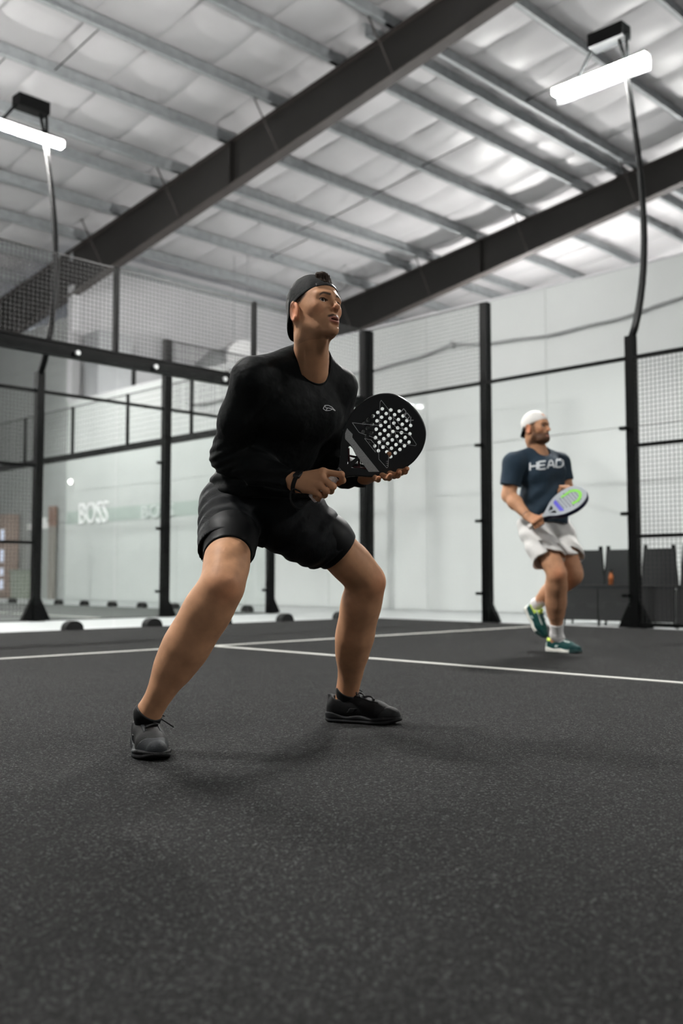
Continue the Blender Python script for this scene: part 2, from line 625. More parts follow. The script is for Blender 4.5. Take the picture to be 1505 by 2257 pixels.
for k in range(10):
    if clamp is None:
        clamp = MB().prism(half_disc(0.21, 0.085, 0.05), 1, -0.06, 0.05).build('base_clamp', M_BLACK2, gw)
        clamp.location = (0.5, 0, -0.005)
    else:
        share(clamp, 'base_clamp', gw, (0.5 + k, 0, -0.005))
for aa in (2.0, 4.0, 6.0, 8.0, 10.0):
    MB().box(aa - 0.025, aa + 0.025, -0.075, -0.025, 3.05, 4.02).build('mesh_post', M_BLACK, gw)
tag(wire_panel(0, 0.05, 7.0, 3.06, 4.0, off=-0.05).build('mesh_panel', M_WIRE, gw), kind='stuff')
MB().box(0, 10, -0.058, -0.042, 3.995, 4.011).build('mesh_edge', M_WIRE, gw)

# --- right hand side fence (a = 0)
sf = court_empty('side_fence', 0, 0, 0)
tag(sf, 'black post side fence with glass panes and wire mesh behind the player in white shorts', 'fence')
MB().box(-0.13, 0.04, -0.1, 0.02, -0.015, 4.0).build('corner_post', M_BLACK, sf)
p2 = post_mesh(0.10, 0.11, 4.02, (0, 1)).build('post', M_BLACK, sf)
p2.location = (-0.07, 2.0, -0.015)
for (b0, b1, top) in ((0.03, 1.985, 2.98), (2.015, 3.985, 2.98)):
    MB().box(-0.006, 0.006, b0, b1, 0.02, top).build('glass_pane', M_GLASS, sf)
MB().box(-0.06, -0.02, 0.0, 4.0, 2.965, 3.005).build('top_rail', M_BLACK, sf)
for zz in (1.0, 2.0):
    MB().box(-0.06, -0.02, 4.05, 8.0, zz - 0.02, zz + 0.02).build('mid_rail', M_BLACK, sf)
MB().box(-0.06, -0.02, 4.05, 8.0, 2.965, 3.005).build('top_rail', M_BLACK, sf)
MB().box(-0.06, -0.02, 4.05, 8.0, 0.02, 0.06).build('bottom_rail', M_BLACK, sf)
tag(wire_panel(1, 4.05, 6.0, 0.06, 2.97, off=-0.04, r=0.0024).build('mesh_panel', M_WIRE, sf), kind='stuff')
tag(wire_panel(1, 0.05, 2.0, 3.02, 4.0, off=-0.04, r=0.002).build('mesh_panel', M_WIRE, sf), kind='stuff')
MB().box(-0.05, -0.03, 0.0, 2.0, 3.995, 4.012).build('mesh_edge', M_WIRE, sf)
for bb in (2.0, 4.0):
    for zz in (0.35, 1.25, 2.2):
        MB().box(-0.05, 0.03, bb - 0.11, bb - 0.03, zz - 0.018, zz + 0.018).build('glass_clip', M_BLACK, sf)

# --- side wall of the neighbouring court, seen through the back glass (b = NB)
ns = court_empty('glass_wall', NA, NB, 0)
tag(ns, 'black post glass side wall of the neighbouring court seen through the back glass', 'glass wall')
for (x, h) in ((0.0, 4.0), (2.0, 4.02)):
    o = post_mesh(0.11, 0.1, h, (-1, 0)).build('post', M_BLACK, ns)
    o.location = (x, 0.05, -0.015)
for (x0, x1) in ((0.03, 1.985), (2.015, 3.985)):
    MB().box(x0, x1, -0.006, 0.006, 0.02, 2.98).build('glass_pane', M_GLASS, ns)
MB().box(0, 4.0, 0.02, 0.06, 2.965, 3.005).build('top_rail', M_BLACK, ns)
MB().box(0, 2.0, 0.03, 0.05, 3.99, 4.012).build('mesh_edge', M_WIRE, ns)
tag(wire_panel(0, 0.05, 2.0, 3.02, 3.99, off=0.04).build('mesh_panel', M_WIRE, ns), kind='stuff')
for zz in (1.0, 2.0, 2.985):
    MB().box(4.05, 8.0, 0.02, 0.06, zz - 0.02, zz + 0.02).build('mid_rail', M_BLACK, ns)
tag(wire_panel(0, 4.05, 7.0, 0.05, 2.97, off=0.04).build('mesh_panel', M_WIRE, ns), kind='stuff')
for x in (0.0, 2.0):
    for zz in (0.35, 1.25, 2.2):
        MB().box(x + 0.03, x + 0.13, 0.0, 0.05, zz - 0.02, zz + 0.02).build('glass_clip', M_BLACK, ns)

# --- back wall of the neighbouring court (a = NA, running away from the camera)
nb = court_empty('glass_wall', NA, NB, 0)
tag(nb, 'far glass end wall of the neighbouring court in front of the white lettering', 'glass wall')
pane = None
for k in range(5):
    if pane is None:
        pane = MB().box(-0.006, 0.006, -1.988, -0.012, 0.02, 2.98).build('glass_pane', M_GLASS, nb)
    else:
        share(pane, 'glass_pane', nb, (0, -2.0 * k, 0))
MB().box(0.02, 0.08, -10, 0, 2.92, 3.04).build('top_rail', M_BLACK, nb)
for k in range(1, 6):
    MB().box(0.02, 0.07, -2.0 * k - 0.025, -2.0 * k + 0.025, 3.04, 4.0).build('mesh_post', M_BLACK, nb)
tag(wire_panel(1, -9.95, -0.05, 3.05, 3.98, off=0.045, pitch=0.1, r=0.002).build('mesh_panel', M_WIRE, nb), kind='stuff')
MB().box(0.035, 0.055, -10, 0, 3.98, 4.0).build('mesh_edge', M_WIRE, nb)
clamp = None
for k in range(10):
    if clamp is None:
        clamp = MB().prism(half_disc(0.2, 0.085, 0.05), 0, -0.05, 0.06).build('base_clamp', M_BLACK2, nb)
        clamp.location = (0, -0.5, 0)
    else:
        share(clamp, 'base_clamp', nb, (0, -0.5 - k, 0))


# ------------------------------------------------------------------ floodlights on bowed poles
def lamp_mat(power):
    if power == 1.0:
        return M_LAMP
    return mat('lamp_diffuser_%d' % round(power * 100), (0.9, 0.9, 0.9), 0.4, emit=(1.0, 0.985, 0.955), estr=LAMP_STRENGTH * power)


def floodlight(a, b, out, along, label, top=0.05, seg=18, power=1.0, shield=0.15):
    """out: court direction the pole bows toward; along: court direction the lamp bar runs"""
    e = court_empty('floodlight', a, b, -0.015)
    tag(e, label, 'floodlight', 'court floodlights')
    ox, oy = out
    ax, ay = along
    w = 0.05
    m = MB().box(-w, w, -w, w, 0, 3.25)
    m.box(-0.09, 0.09, -0.09, 0.09, 0, 0.015)
    for (gx, gy) in ((ax, ay), (-ax, -ay)):
        nx, ny = -gy * 0.03, gx * 0.03
        m.add([(nx, ny, 0.015), (gx * 0.2 + nx, gy * 0.2 + ny, 0.015), (nx, ny, 0.42), (-nx, -ny, 0.015), (gx * 0.2 - nx, gy * 0.2 - ny, 0.015), (-nx, -ny, 0.42)],
              [(0, 1, 2), (5, 4, 3), (0, 3, 4, 1), (1, 4, 5, 2), (2, 5, 3, 0)])
    m.build('post', M_BLACK, e)
    pts = []
    for i in range(seg + 1):
        t = i / seg
        bow = 0.36 * math.sin(math.pi * (t ** 0.8))
        pts.append((ox * bow, oy * bow, 3.2 + 3.2 * t))
    MB().tube(pts, [0.042 - 0.012 * i / seg for i in range(seg + 1)], 10).build('bowed_pole', M_BLACK, e, smooth=True)
    tx, ty, tz = pts[-1]
    # housing and lit bar
    m = MB()
    lo, hi = -0.95, 0.27
    def bar(l0, l1, w0, z0, z1, mm):
        c = []
        for (l, s) in ((l0, -1), (l1, -1), (l1, 1), (l0, 1)):
            c.append((tx + ax * l + ox * w0 * s, ty + ay * l + oy * w0 * s))
        return mm.hexa([(x, y, z0) for x, y in c] + [(x, y, z1) for x, y in c])
    hm_ = bar(lo, hi, top, tz + 0.02, tz + 0.045, MB())
    cc = [(tx + ax * l + ox * s, ty + ay * l + oy * s) for (l, s) in ((lo, 0.075), (hi, 0.075), (hi, 0.082), (lo, 0.082))]
    hm_.hexa([(x, y, tz - shield) for x, y in cc] + [(x, y, tz + 0.045) for x, y in cc])
    hs = hm_.build('lamp_housing', M_BLACK, e)
    bar(lo + 0.01, hi - 0.01, 0.045, tz - 0.055, tz + 0.018, MB()).build('lamp_bar', lamp_mat(power), hs)
    bx = bar(-0.42, 0.02, 0.10, tz + 0.30, tz + 0.46, MB())
    bx = bx.build('driver_box', M_BLACK, e)
    for (l0, l1) in ((-0.40, -0.62), (-0.08, 0.0), (0.02, 0.03)):
        MB().tube([(tx + ax * l0, ty + ay * l0, tz + 0.34), (tx + ax * l1, ty + ay * l1, tz + 0.03)], 0.02, 6).build('bracket_arm', M_BLACK, e)
    return e


floodlight(-0.07, 4.0, (-1, 0), (0, 1), 'bowed black floodlight pole with lit bar at the side fence beside the black chairs', top=0.02, power=1.55)
floodlight(NA + 4.0, NB + 0.05, (0, 1), (-1, 0), 'bowed black floodlight pole with lit bar on the neighbouring court at the left edge', top=0.06, shield=-0.02)
# the same lamps on the other poles of the courts, plus some added only to brighten
for (a, b, o, l, lab) in ((-0.07, 16.0, (-1, 0), (0, 1), 'floodlight pole at the far right end of the side fence'),
                          (10.07, 4.0, (1, 0), (0, -1), 'floodlight pole to the left of the camera'),
                          (10.07, 16.0, (1, 0), (0, 1), 'floodlight pole behind the camera'),
                          (NA + 16.0, NB + 0.05, (0, 1), (1, 0), 'floodlight pole far left on the neighbouring court'),
                          (NA + 1.3, NB - 10.05, (0, -1), (1, 0), 'floodlight pole by the eave wall on the neighbouring court'),  # unseen pole, moved closer to the partition to brighten the lettered wall
                          (NA + 16.0, NB - 10.05, (0, -1), (1, 0), 'floodlight pole mirrored in the side glass'),
                          (-9.0, 4.0, (-1, 0), (0, 1), 'floodlight pole behind the white partition on the right'),
                          (NA + 8.0, NB + 0.05, (0, 1), (1, 0), 'unseen floodlight pole added in the middle of the neighbouring court to brighten it'),  # added out of view to brighten the wall beyond the neighbouring court
                          (NA + 8.0, NB - 10.05, (0, -1), (1, 0), 'unseen floodlight pole added across the middle of the neighbouring court to brighten it'),  # its opposite pole, likewise added for more light on that wall
                          (-9.0, -6.0, (-1, 0), (0, 1), 'unseen floodlight pole added behind the middle of the white partition to brighten the roof'),  # added hidden lamp that lifts the roof brightness behind the partition
                          (-17.0, -2.0, (-1, 0), (0, 1), 'unseen floodlight pole added deep behind the white partition to brighten the far roof'),  # another added lamp, out of view, so the far roof bay gets lighter
                          (-14.0, -6.0, (-1, 0), (0, 1), 'floodlight pole behind the white partition on the left')):
    floodlight(a, b, o, l, lab, top=0.014 if a in (-14.0, -17.0) else 0.10, power={(10.07, 4.0): 1.25, (10.07, 16.0): 0.45}.get((a, b), 1.0))


# ------------------------------------------------------------------ implicit-surface toolkit for bodies and clothes
V3 = lambda *a: np.array(a, dtype=np.float64)


def nrm(v):
    v = np.asarray(v, float)
    return v / np.linalg.norm(v)


def rc(P_, a, b, ra, rb):
    a, b = np.asarray(a, float), np.asarray(b, float)
    ba = b - a
    t = np.clip(((P_ - a) @ ba) / (ba @ ba), 0, 1)
    q = P_ - a - t[:, None] * ba
    return np.sqrt(np.einsum('ij,ij->i', q, q)) - (ra + (rb - ra) * t)


def el(P_, c, r, R=None):
    q = P_ - np.asarray(c, float)
    if R is not None:
        q = q @ R
    r = np.asarray(r, float)
    k0 = np.sqrt((((q / r) ** 2)).sum(1))
    k1 = np.sqrt((((q / (r * r)) ** 2)).sum(1))
    return k0 * (k0 - 1) / np.maximum(k1, 1e-9)


def sp(P_, c, r):
    q = P_ - np.asarray(c, float)
    return np.sqrt(np.einsum('ij,ij->i', q, q)) - r


def pl(P_, p, n):
    """half space: negative on the side against n"""
    return (P_ - np.asarray(p, float)) @ nrm(n)


def smin(a, b, k):
    h = np.maximum(k - np.abs(a - b), 0) / k
    return np.minimum(a, b) - h * h * k * 0.25


def smax(a, b, k):
    return -smin(-a, -b, k)


def chain(P_, pts, rads, k=0.012):
    d = None
    for i in range(len(pts) - 1):
        e = rc(P_, pts[i], pts[i + 1], rads[i], rads[i + 1])
        d = e if d is None else smin(d, e, k)
    return d


def sm01(x, lo, hi):
    t = np.clip((x - lo) / (hi - lo), 0, 1)
    return t * t * (3 - 2 * t)


def local(fn, c, r_in, r):
    """fn near c only; further out the distance to a ball around it"""
    c = np.asarray(c, float)

    def g(P_):
        q = P_ - c
        ds = np.sqrt(np.einsum('ij,ij->i', q, q))
        out = ds - r_in
        m_ = ds < r
        if m_.any():
            out[m_] = fn(P_[m_])
        return out
    return g


def wob(P_, f, seed=0.0):
    """cheap smooth noise in [-1, 1]"""
    x, y, z = P_[:, 0] * f + seed, P_[:, 1] * f + seed * 1.7, P_[:, 2] * f - seed
    return (np.sin(x + 1.3 * np.sin(y * 1.1 + 0.7 * z)) * np.sin(y * 0.9 + 1.1 * np.sin(z * 1.2 + x * 0.6)) + np.sin(z * 1.05 + 1.2 * np.sin(x * 0.8 + y))) * 0.5


def surf(f, lo, hi, h):
    """surface nets of the zero set of f on a grid of step h, evaluated only near the surface"""
    lo = np.asarray(lo, float)
    B = 6
    nb_ = np.ceil((np.asarray(hi, float) - lo) / (B * h)).astype(int)
    n = nb_ * B + 1
    ci = np.stack(np.meshgrid(*[np.arange(k) for k in nb_], indexing='ij'), -1).reshape(-1, 3)
    cd = f(lo + (ci + 0.5) * B * h)
    near = np.abs(cd) < B * h * 0.87 * 1.7 + 0.004
    vol = np.empty(n, np.float32)
    sg = np.where(cd < 0, -1.0, 1.0).reshape(nb_)
    full = np.repeat(np.repeat(np.repeat(sg, B, 0), B, 1), B, 2)
    vol[:] = 1.0
    vol[:-1, :-1, :-1] = full
    vol[-1], vol[:, -1], vol[:, :, -1] = 1.0, 1.0, 1.0
    loc = np.stack(np.meshgrid(*[np.arange(B)] * 3, indexing='ij'), -1).reshape(-1, 3)
    nc = ci[near]
    for s in range(0, len(nc), 1500):
        idx = (nc[s:s + 1500, None, :] * B + loc[None]).reshape(-1, 3)
        vol[idx[:, 0], idx[:, 1], idx[:, 2]] = f(lo + idx * h)
    ins = vol < 0
    cells = np.zeros(tuple(n - 1), np.int8)
    for dx in (0, 1):
        for dy in (0, 1):
            for dz in (0, 1):
                cells += ins[dx:n[0] - 1 + dx, dy:n[1] - 1 + dy, dz:n[2] - 1 + dz]
    act = np.argwhere((cells > 0) & (cells < 8))
    idm = np.full(tuple(n - 1), -1, np.int32)
    idm[act[:, 0], act[:, 1], act[:, 2]] = np.arange(len(act))
    off = np.array([(dx, dy, dz) for dx in (0, 1) for dy in (0, 1) for dz in (0, 1)])
    cv = np.stack([vol[act[:, 0] + o[0], act[:, 1] + o[1], act[:, 2] + o[2]] for o in off], 1).astype(float)
    acc = np.zeros((len(act), 3))
    cnt = np.zeros(len(act))
    for i in range(8):
        for j in range(i + 1, 8):
            if np.abs(off[i] - off[j]).sum() != 1:
                continue
            a_, b_ = cv[:, i], cv[:, j]
            m = (a_ < 0) != (b_ < 0)
            t = np.where(m, a_ / np.where(m, a_ - b_, 1), 0)
            acc += m[:, None] * (off[i] + t[:, None] * (off[j] - off[i]))
            cnt += m
    verts = lo + (act + acc / np.maximum(cnt, 1)[:, None]) * h
    quads = []
    for ax in range(3):
        sl0 = [slice(None)] * 3
        sl1 = [slice(None)] * 3
        sl0[ax] = slice(0, n[ax] - 1)
        sl1[ax] = slice(1, n[ax])
        ch = ins[tuple(sl0)] != ins[tuple(sl1)]
        e = np.argwhere(ch)
        u, v = (ax + 1) % 3, (ax + 2) % 3
        ok = (e[:, u] > 0) & (e[:, v] > 0) & (e[:, u] < n[u] - 1) & (e[:, v] < n[v] - 1)
        e = e[ok]
        fl_ = ins[tuple(e.T)]
        q = []
        for (du, dv) in ((-1, -1), (0, -1), (0, 0), (-1, 0)):
            c = e.copy()
            c[:, u] += du
            c[:, v] += dv
            q.append(idm[c[:, 0], c[:, 1], c[:, 2]])
        q = np.stack(q, 1)
        q[~fl_] = q[~fl_][:, ::-1]
        quads.append(q)
    quads = np.concatenate(quads)
    quads = quads[(quads >= 0).all(1)]
    return verts, quads


def np_mesh(name, verts, quads, material, parent=None, colors=None, origin=(0, 0, 0), smooth=True):
    me = bpy.data.meshes.new(name)
    nv, nf = len(verts), len(quads)
    me.vertices.add(nv)
    me.vertices.foreach_set('co', (np.asarray(verts) - np.asarray(origin)).astype(np.float32).ravel())
    me.loops.add(nf * 4)
    me.loops.foreach_set('vertex_index', np.asarray(quads, np.int32).ravel())
    me.polygons.add(nf)
    me.polygons.foreach_set('loop_start', np.arange(0, nf * 4, 4, dtype=np.int32))
    me.polygons.foreach_set('use_smooth', np.full(nf, smooth))
    me.update(calc_edges=True)
    me.validate()
    if colors is not None:
        at = me.color_attributes.new('Col', 'FLOAT_COLOR', 'POINT')
        c4 = np.ones((nv, 4), np.float32)
        c4[:, :3] = colors
        at.data.foreach_set('color', c4.ravel())
    me.materials.append(material)
    o = bpy.data.objects.new(name, me)
    COL.objects.link(o)
    if parent is not None:
        o.parent = parent
        o.location = np.asarray(origin) - np.asarray(parent.get('_org', (0, 0, 0)))
    else:
        o.location = origin
    return o


def join_np(parts):
    vs, qs, cs, o = [], [], [], 0
    for v, q, c in parts:
        vs.append(v)
        qs.append(q + o)
        cs.append(c)
        o += len(v)
    return np.concatenate(vs), np.concatenate(qs), np.concatenate(cs)


def bb(pts, pad):
    p = np.array(pts)
    return p.min(0) - pad, p.max(0) + pad


def axes(f, up=(0, 0, 1)):
    """columns: forward, left, up"""
    f = nrm(f)
    l = nrm(np.cross(up, f))
    u = np.cross(f, l)
    return np.stack([f, l, u], 1)


def hit(f, px, py, d0=1.5, d1=9.0, far=False):
    """where the view through a place of the photograph first meets the surface f"""
    o = V3(0, 0, CAM_H)
    r = U(px, py, 1.0) - o
    r /= np.linalg.norm(r)
    t = d0
    for _ in range(160):
        d = float(f((o + r * t)[None])[0])
        t += max(min(d, 0.2) * 0.7, 0.0003)
        if d < 0.0005 or t > d1:
            break
    return o + r * t


# skin, cloth materials
M_SKIN = mat('skin', (0.5, 0.3, 0.2), 0.56, attr=True, noise=0.06, nscale=40, bump=0.05, bscale=300, sss=0.0, spec=0.28)
M_EYE = mat('eye', (0.8, 0.8, 0.8), 0.08, attr=True)


def knit_material(name, color, kind, rough=0.75, strength=0.25, scale=260.0, rot=0.0):
    m = bpy.data.materials.new(name)
    m.use_nodes = True
    nt = m.node_tree
    b = nt.nodes['Principled BSDF']
    b.inputs['Base Color'].default_value = (*color, 1)
    b.inputs['Roughness'].default_value = rough
    b.inputs['Specular IOR Level'].default_value = 0.15
    b.inputs['Sheen Weight'].default_value = 0.02
    tc = nt.nodes.new('ShaderNodeTexCoord')
    mp = nt.nodes.new('ShaderNodeMapping')
    mp.inputs['Rotation'].default_value = (rot, rot * 0.3, rot)
    nt.links.new(tc.outputs['Object'], mp.inputs['Vector'])
    w = nt.nodes.new('ShaderNodeTexWave')
    w.wave_type = 'BANDS'
    w.bands_direction = 'Z' if kind == 'rib' else 'DIAGONAL'
    w.inputs['Scale'].default_value = scale
    w.inputs['Distortion'].default_value = 0.4 if kind == 'rib' else 1.5
    nt.links.new(mp.outputs[0], w.inputs['Vector'])
    n = nt.nodes.new('ShaderNodeTexNoise')
    n.inputs['Scale'].default_value = 14.0
    n.inputs['Detail'].default_value = 3
    nt.links.new(tc.outputs['Object'], n.inputs['Vector'])
    b1 = nt.nodes.new('ShaderNodeBump')
    b1.inputs['Strength'].default_value = strength
    b1.inputs['Distance'].default_value = 0.004
    nt.links.new(w.outputs['Fac'], b1.inputs['Height'])
    b2 = nt.nodes.new('ShaderNodeBump')
    b2.inputs['Strength'].default_value = 0.35
    b2.inputs['Distance'].default_value = 0.03
    nt.links.new(n.outputs['Fac'], b2.inputs['Height'])
    nt.links.new(b1.outputs[0], b2.inputs['Normal'])
    nt.links.new(b2.outputs[0], b.inputs['Normal'])
    return m


# ------------------------------------------------------------------ head in its own frame: x forward, y to its left, z up, eyes at z = 0
def head_sdf(Q, o):
    """o: options of this head"""
    ay = np.abs(Q[:, 1])
    S_ = np.stack([Q[:, 0], ay, Q[:, 2]], 1)
    d = el(Q, (-0.010, 0, 0.034), (0.098, 0.076, 0.088))
    d = smin(d, el(S_, (0.034, 0.0, -0.004), (0.060, 0.062, 0.078)), 0.035)
    d = smin(d, el(Q, (0.040, 0, -0.060), (0.046, 0.047, 0.046)), 0.03)                       # jaw block
    d = smin(d, chain(S_, [(-0.004, 0.050, -0.040), (0.006, 0.050, -0.068), (0.045, 0.031, -0.096), (0.078, 0.010, -0.105)], [0.014, 0.014, 0.013, 0.014], 0.01), 0.03)
    d = smin(d, el(Q, (0.081, 0, -0.101), (0.018, 0.021, 0.016)), 0.02)                       # chin
    d = smin(d, el(S_, (0.050, 0.046, -0.022), (0.026, 0.015, 0.016)), 0.03)                 # cheek bones
    d = smin(d, rc(S_, (0.091, 0.010, 0.020), (0.074, 0.046, 0.018), 0.009, 0.010), 0.016)    # brow
    d = smax(d, -el(S_, (0.103, 0.031, -0.002), (0.020, 0.020, 0.0145)), 0.014)               # eye sockets
    lid = sp(S_, (0.0715, 0.0315, -0.001), 0.0152)
    d = smin(d, lid, 0.006)
    d = smax(d, -el(S_, (0.088, 0.0325, -0.001), (0.016, 0.0142, 0.0064)), 0.0015)            # lid opening
    d = smax(d, -sp(S_, (0.0715, 0.0315, -0.001), 0.0128), 0.001)
    # nose
    d = smin(d, chain(Q, [(0.088, 0, 0.010), (0.103, 0, -0.012), (0.1135, 0, -0.029)], [0.0070, 0.0076, 0.0092], 0.008), 0.010)
    d = smin(d, sp(Q, (0.1150, 0, -0.0310), 0.0090), 0.008)
    d = smin(d, el(S_, (0.0995, 0.0115, -0.0350), (0.0110, 0.0062, 0.0072)), 0.006)
    d = smax(d, -el(S_, (0.107, 0.0065, -0.0445), (0.007, 0.0038, 0.0065)), 0.003)
    # mouth
    d = smin(d, el(Q, (0.078, 0, -0.068), (0.0245, 0.030, 0.026)), 0.02)
    d = smin(d, chain(S_, [(0.1015, 0.0, -0.0655), (0.0995, 0.008, -0.0645), (0.088, 0.0245, -0.0715)], [0.0045, 0.0047, 0.0024], 0.004), 0.005)
    d = smin(d, chain(S_, [(0.1005, 0.0, -0.0805), (0.098, 0.009, -0.0798), (0.088, 0.0230, -0.0733)], [0.0058, 0.0054, 0.0026], 0.004), 0.006)
    d = smax(d, -el(Q, (0.106, 0, -0.0725), (0.020, 0.0175, o.get('open', 0.0034))), 0.003)
    d = smax(d, -el(Q, (0.102, 0, -0.0915), (0.010, 0.020, 0.005)), 0.01)                     # under the lower lip
    # ears, leaning out
    ce, se = math.cos(0.30), math.sin(0.30)
    E_ = (S_ - V3(-0.008, 0.0755, -0.016)) / 1.13
    ex, ey, ez = E_[:, 0] * ce + E_[:, 1] * se, -E_[:, 0] * se + E_[:, 1] * ce, E_[:, 2]
    tl = 0.18
    ex, ez = ex * math.cos(tl) + ez * math.sin(tl), -ex * math.sin(tl) + ez * math.cos(tl)
    EE = np.stack([ex, ey, ez], 1)
    ear = el(EE, (-0.008, 0.003, 0.0), (0.0240, 0.0075, 0.033))
    ear = smax(ear, -el(EE, (-0.0060, 0.0115, 0.001), (0.0135, 0.0085, 0.0205)), 0.003)
    rim_q = np.sqrt((ex / 0.0195 + 0.0080 / 0.0195) ** 2 + ((ez - 0.002) / 0.0285) ** 2) - 1
    rimd = np.sqrt((rim_q * 0.018) ** 2 + (ey - 0.0085) ** 2) - 0.0032
    ear = smin(ear, np.where(ex < 0.0035, rimd, 1.0), 0.003)
    ear = smin(ear, rc(EE, (0.0035, 0.004, -0.012), (0.006, 0.004, -0.002), 0.0045, 0.004), 0.003)   # tragus
    ear = smin(ear, sp(EE, (-0.001, 0.0055, -0.027), 0.0068), 0.005)
    d = smin(d, ear * 1.13, 0.005)
    # back of the neck and throat
    d = smin(d, chain(Q, o['neck'], o['neck_r'], 0.02), 0.03)
    for (a_, b_) in o.get('cords', ()):
        d = smin(d, rc(Q, a_, b_, 0.010, 0.009), 0.016)
    if 'beard' in o:
        bd = el(S_, (0.056, 0.0, -0.094), (0.050, 0.056, 0.036))
        d = smin(d, bd + 0.0012 * wob(Q, 420.0), 0.012)
    return d


def head_color(Q, o):
    n = len(Q)
    ay = np.abs(Q[:, 1])
    x, z = Q[:, 0], Q[:, 2]
    c = np.tile(np.array(o['skin']), (n, 1))

    def mix(mask, col):
        nonlocal c
        c = c * (1 - mask[:, None]) + np.array(col) * mask[:, None]
    red = np.array(o['skin']) * V3(1.12, 0.72, 0.66)
    mix(0.3 * np.exp(-((ay - 0.05) / 0.018) ** 2 - ((z + 0.035) / 0.02) ** 2) * (x > 0.02), red)            # cheeks
    mix(0.6 * np.exp(-((x - 0.115) / 0.012) ** 2 - ((z + 0.036) / 0.012) ** 2), red)                            # nose tip
    mix(0.6 * ((ay > 0.076) & (x < 0.012) & (z < 0.014) & (z > -0.056)).astype(float), red)                # ears
    # lips
    lz = z + 0.0725
    lip = (1 - sm01(ay, 0.020, 0.025)) * (1 - sm01(np.abs(lz) - 0.0025 * (lz < 0) + 0.12 * ay, 0.0095, 0.0120)) * (x > 0.083)
    mix(lip * 0.85, o['lip'])
    mix((x > 0.070) * (x < 0.0965) * (np.abs(lz) < 0.0038) * (ay < 0.017) * 0.95, (0.02, 0.008, 0.008))           # inside the mouth
    # brows
    zb = 0.0185 + 0.0035 * sm01(ay, 0.012, 0.034) - 0.010 * sm01(ay, 0.036, 0.055)
    br = (1 - sm01(np.abs(z - zb), 0.0025, 0.0052)) * sm01(ay, 0.009, 0.014) * (1 - sm01(ay, 0.046, 0.054)) * (x > 0.05)
    mix(br * 0.9, o['hair'])
    # lash line
    rr = np.abs(np.sqrt(((ay - 0.0325) / 0.0146) ** 2 + ((z + 0.001) / 0.0070) ** 2) - 1)
    mix((1 - sm01(rr, 0.10, 0.30)) * (x > 0.07) * (z > -0.002) * 0.85, (0.02, 0.012, 0.01))
    # moustache, stubble / beard
    mu = (1 - sm01(np.abs(z + 0.0572 + 0.30 * np.maximum(ay - 0.006, 0) + 0.0006 * wob(Q, 700.0)), 0.0028, 0.0066)) * (1 - sm01(ay, 0.022, 0.030)) * (x > 0.075) * (x < 0.109) * (0.7 + 0.3 * sm01(ay, 0.001, 0.006))
    mix(mu * o['moustache'], o['hair'])
    st = sm01(-z - 0.55 * np.maximum(0.05 - x, 0), 0.055, 0.085) * (z > -0.125)
    st = np.maximum(st, mu * 0.0)
    st *= 1 - lip
    mix(st * o['stubble'], np.array(o['skin']) * 0.35 + np.array(o['hair']) * 0.6)
    if 'beard' in o:
        bm = sm01(-z, 0.040 + 0.0, 0.062) * sm01(x + 0.6 * (-z - 0.05), 0.0, 0.035) * (z > -0.135) * (1 - lip) * (1 - sm01(-z, 0.128, 0.140))
        bm = np.maximum(bm, (np.abs(z + 0.058 + 0.2 * ay) < 0.006) * (ay < 0.03) * (x > 0.08))
        side = sm01(x, 0.0, 0.012) * (1 - sm01(x, 0.03, 0.045)) * (z < 0.02) * (z > -0.07) * (ay > 0.05)
        bm = np.maximum(bm, side * 0.7)
        mix(np.clip(bm * (0.86 + 0.14 * wob(Q, 300.0)), 0, 1), o['beard'])
    # hair around and above the ears
    hz = 0.004 + 0.62 * np.maximum(x - 0.01, 0) + 0.0 * z
    hr = sm01(z - hz, -0.004, 0.008) * (1 - sm01(x, 0.030, 0.048)) * (1 - (((ay > 0.0745) & (z < 0.010) | (ay > 0.0785) & (z < 0.034)) & (x < 0.016) & (x > -0.05)))
    hr = np.maximum(hr, sm01(-x, 0.02, 0.05) * sm01(z, -0.055, -0.03))
    mix(np.clip(hr, 0, 1) * 0.92, o['hair'])
    return c


def eye_mesh(name, c, gaze, parent, frame, origin):
    n, m = 24, 16
    g = nrm(gaze)
    v = []
    for i in range(m + 1):
        for j in range(n):
            th, ph = math.pi * i / m, 2 * math.pi * j / n
            v.append((math.sin(th) * math.cos(ph), math.sin(th) * math.sin(ph), math.cos(th)))
    v = np.array(v)
    Rg = axes(g)
    loc = v[:, [2, 0, 1]] @ Rg.T                      # pole toward the gaze
    ang = np.degrees(np.arccos(np.clip(v[:, 2], -1, 1)))
    col = np.where((ang < 13)[:, None], V3(0.005, 0.005, 0.005), np.where((ang < 30)[:, None], V3(0.05, 0.028, 0.015), V3(0.72, 0.69, 0.66)))
    q = [(i * n + j, i * n + (j + 1) % n, (i + 1) * n + (j + 1) % n, (i + 1) * n + j) for i in range(m) for j in range(n)]
    w = (np.asarray(c) + loc * 0.0126) @ frame.T + origin
    return np_mesh(name, w, np.array(q), M_EYE, parent, col, origin=np.asarray(parent['_org']))


def limb_colors(Pv, skin, reds=()):
    c = np.tile(np.array(skin), (len(Pv), 1))
    c *= (1 + 0.05 * wob(Pv, 38.0, 2.0) + 0.035 * wob(Pv, 110.0, 5.0))[:, None]
    for (p, r, a) in reds:
        m = a * np.exp(-((Pv - np.asarray(p)) ** 2).sum(1) / (r * r))
        c = c * (1 - m[:, None]) + np.array(skin) * V3(1.08, 0.72, 0.62) * m[:, None]
    return c


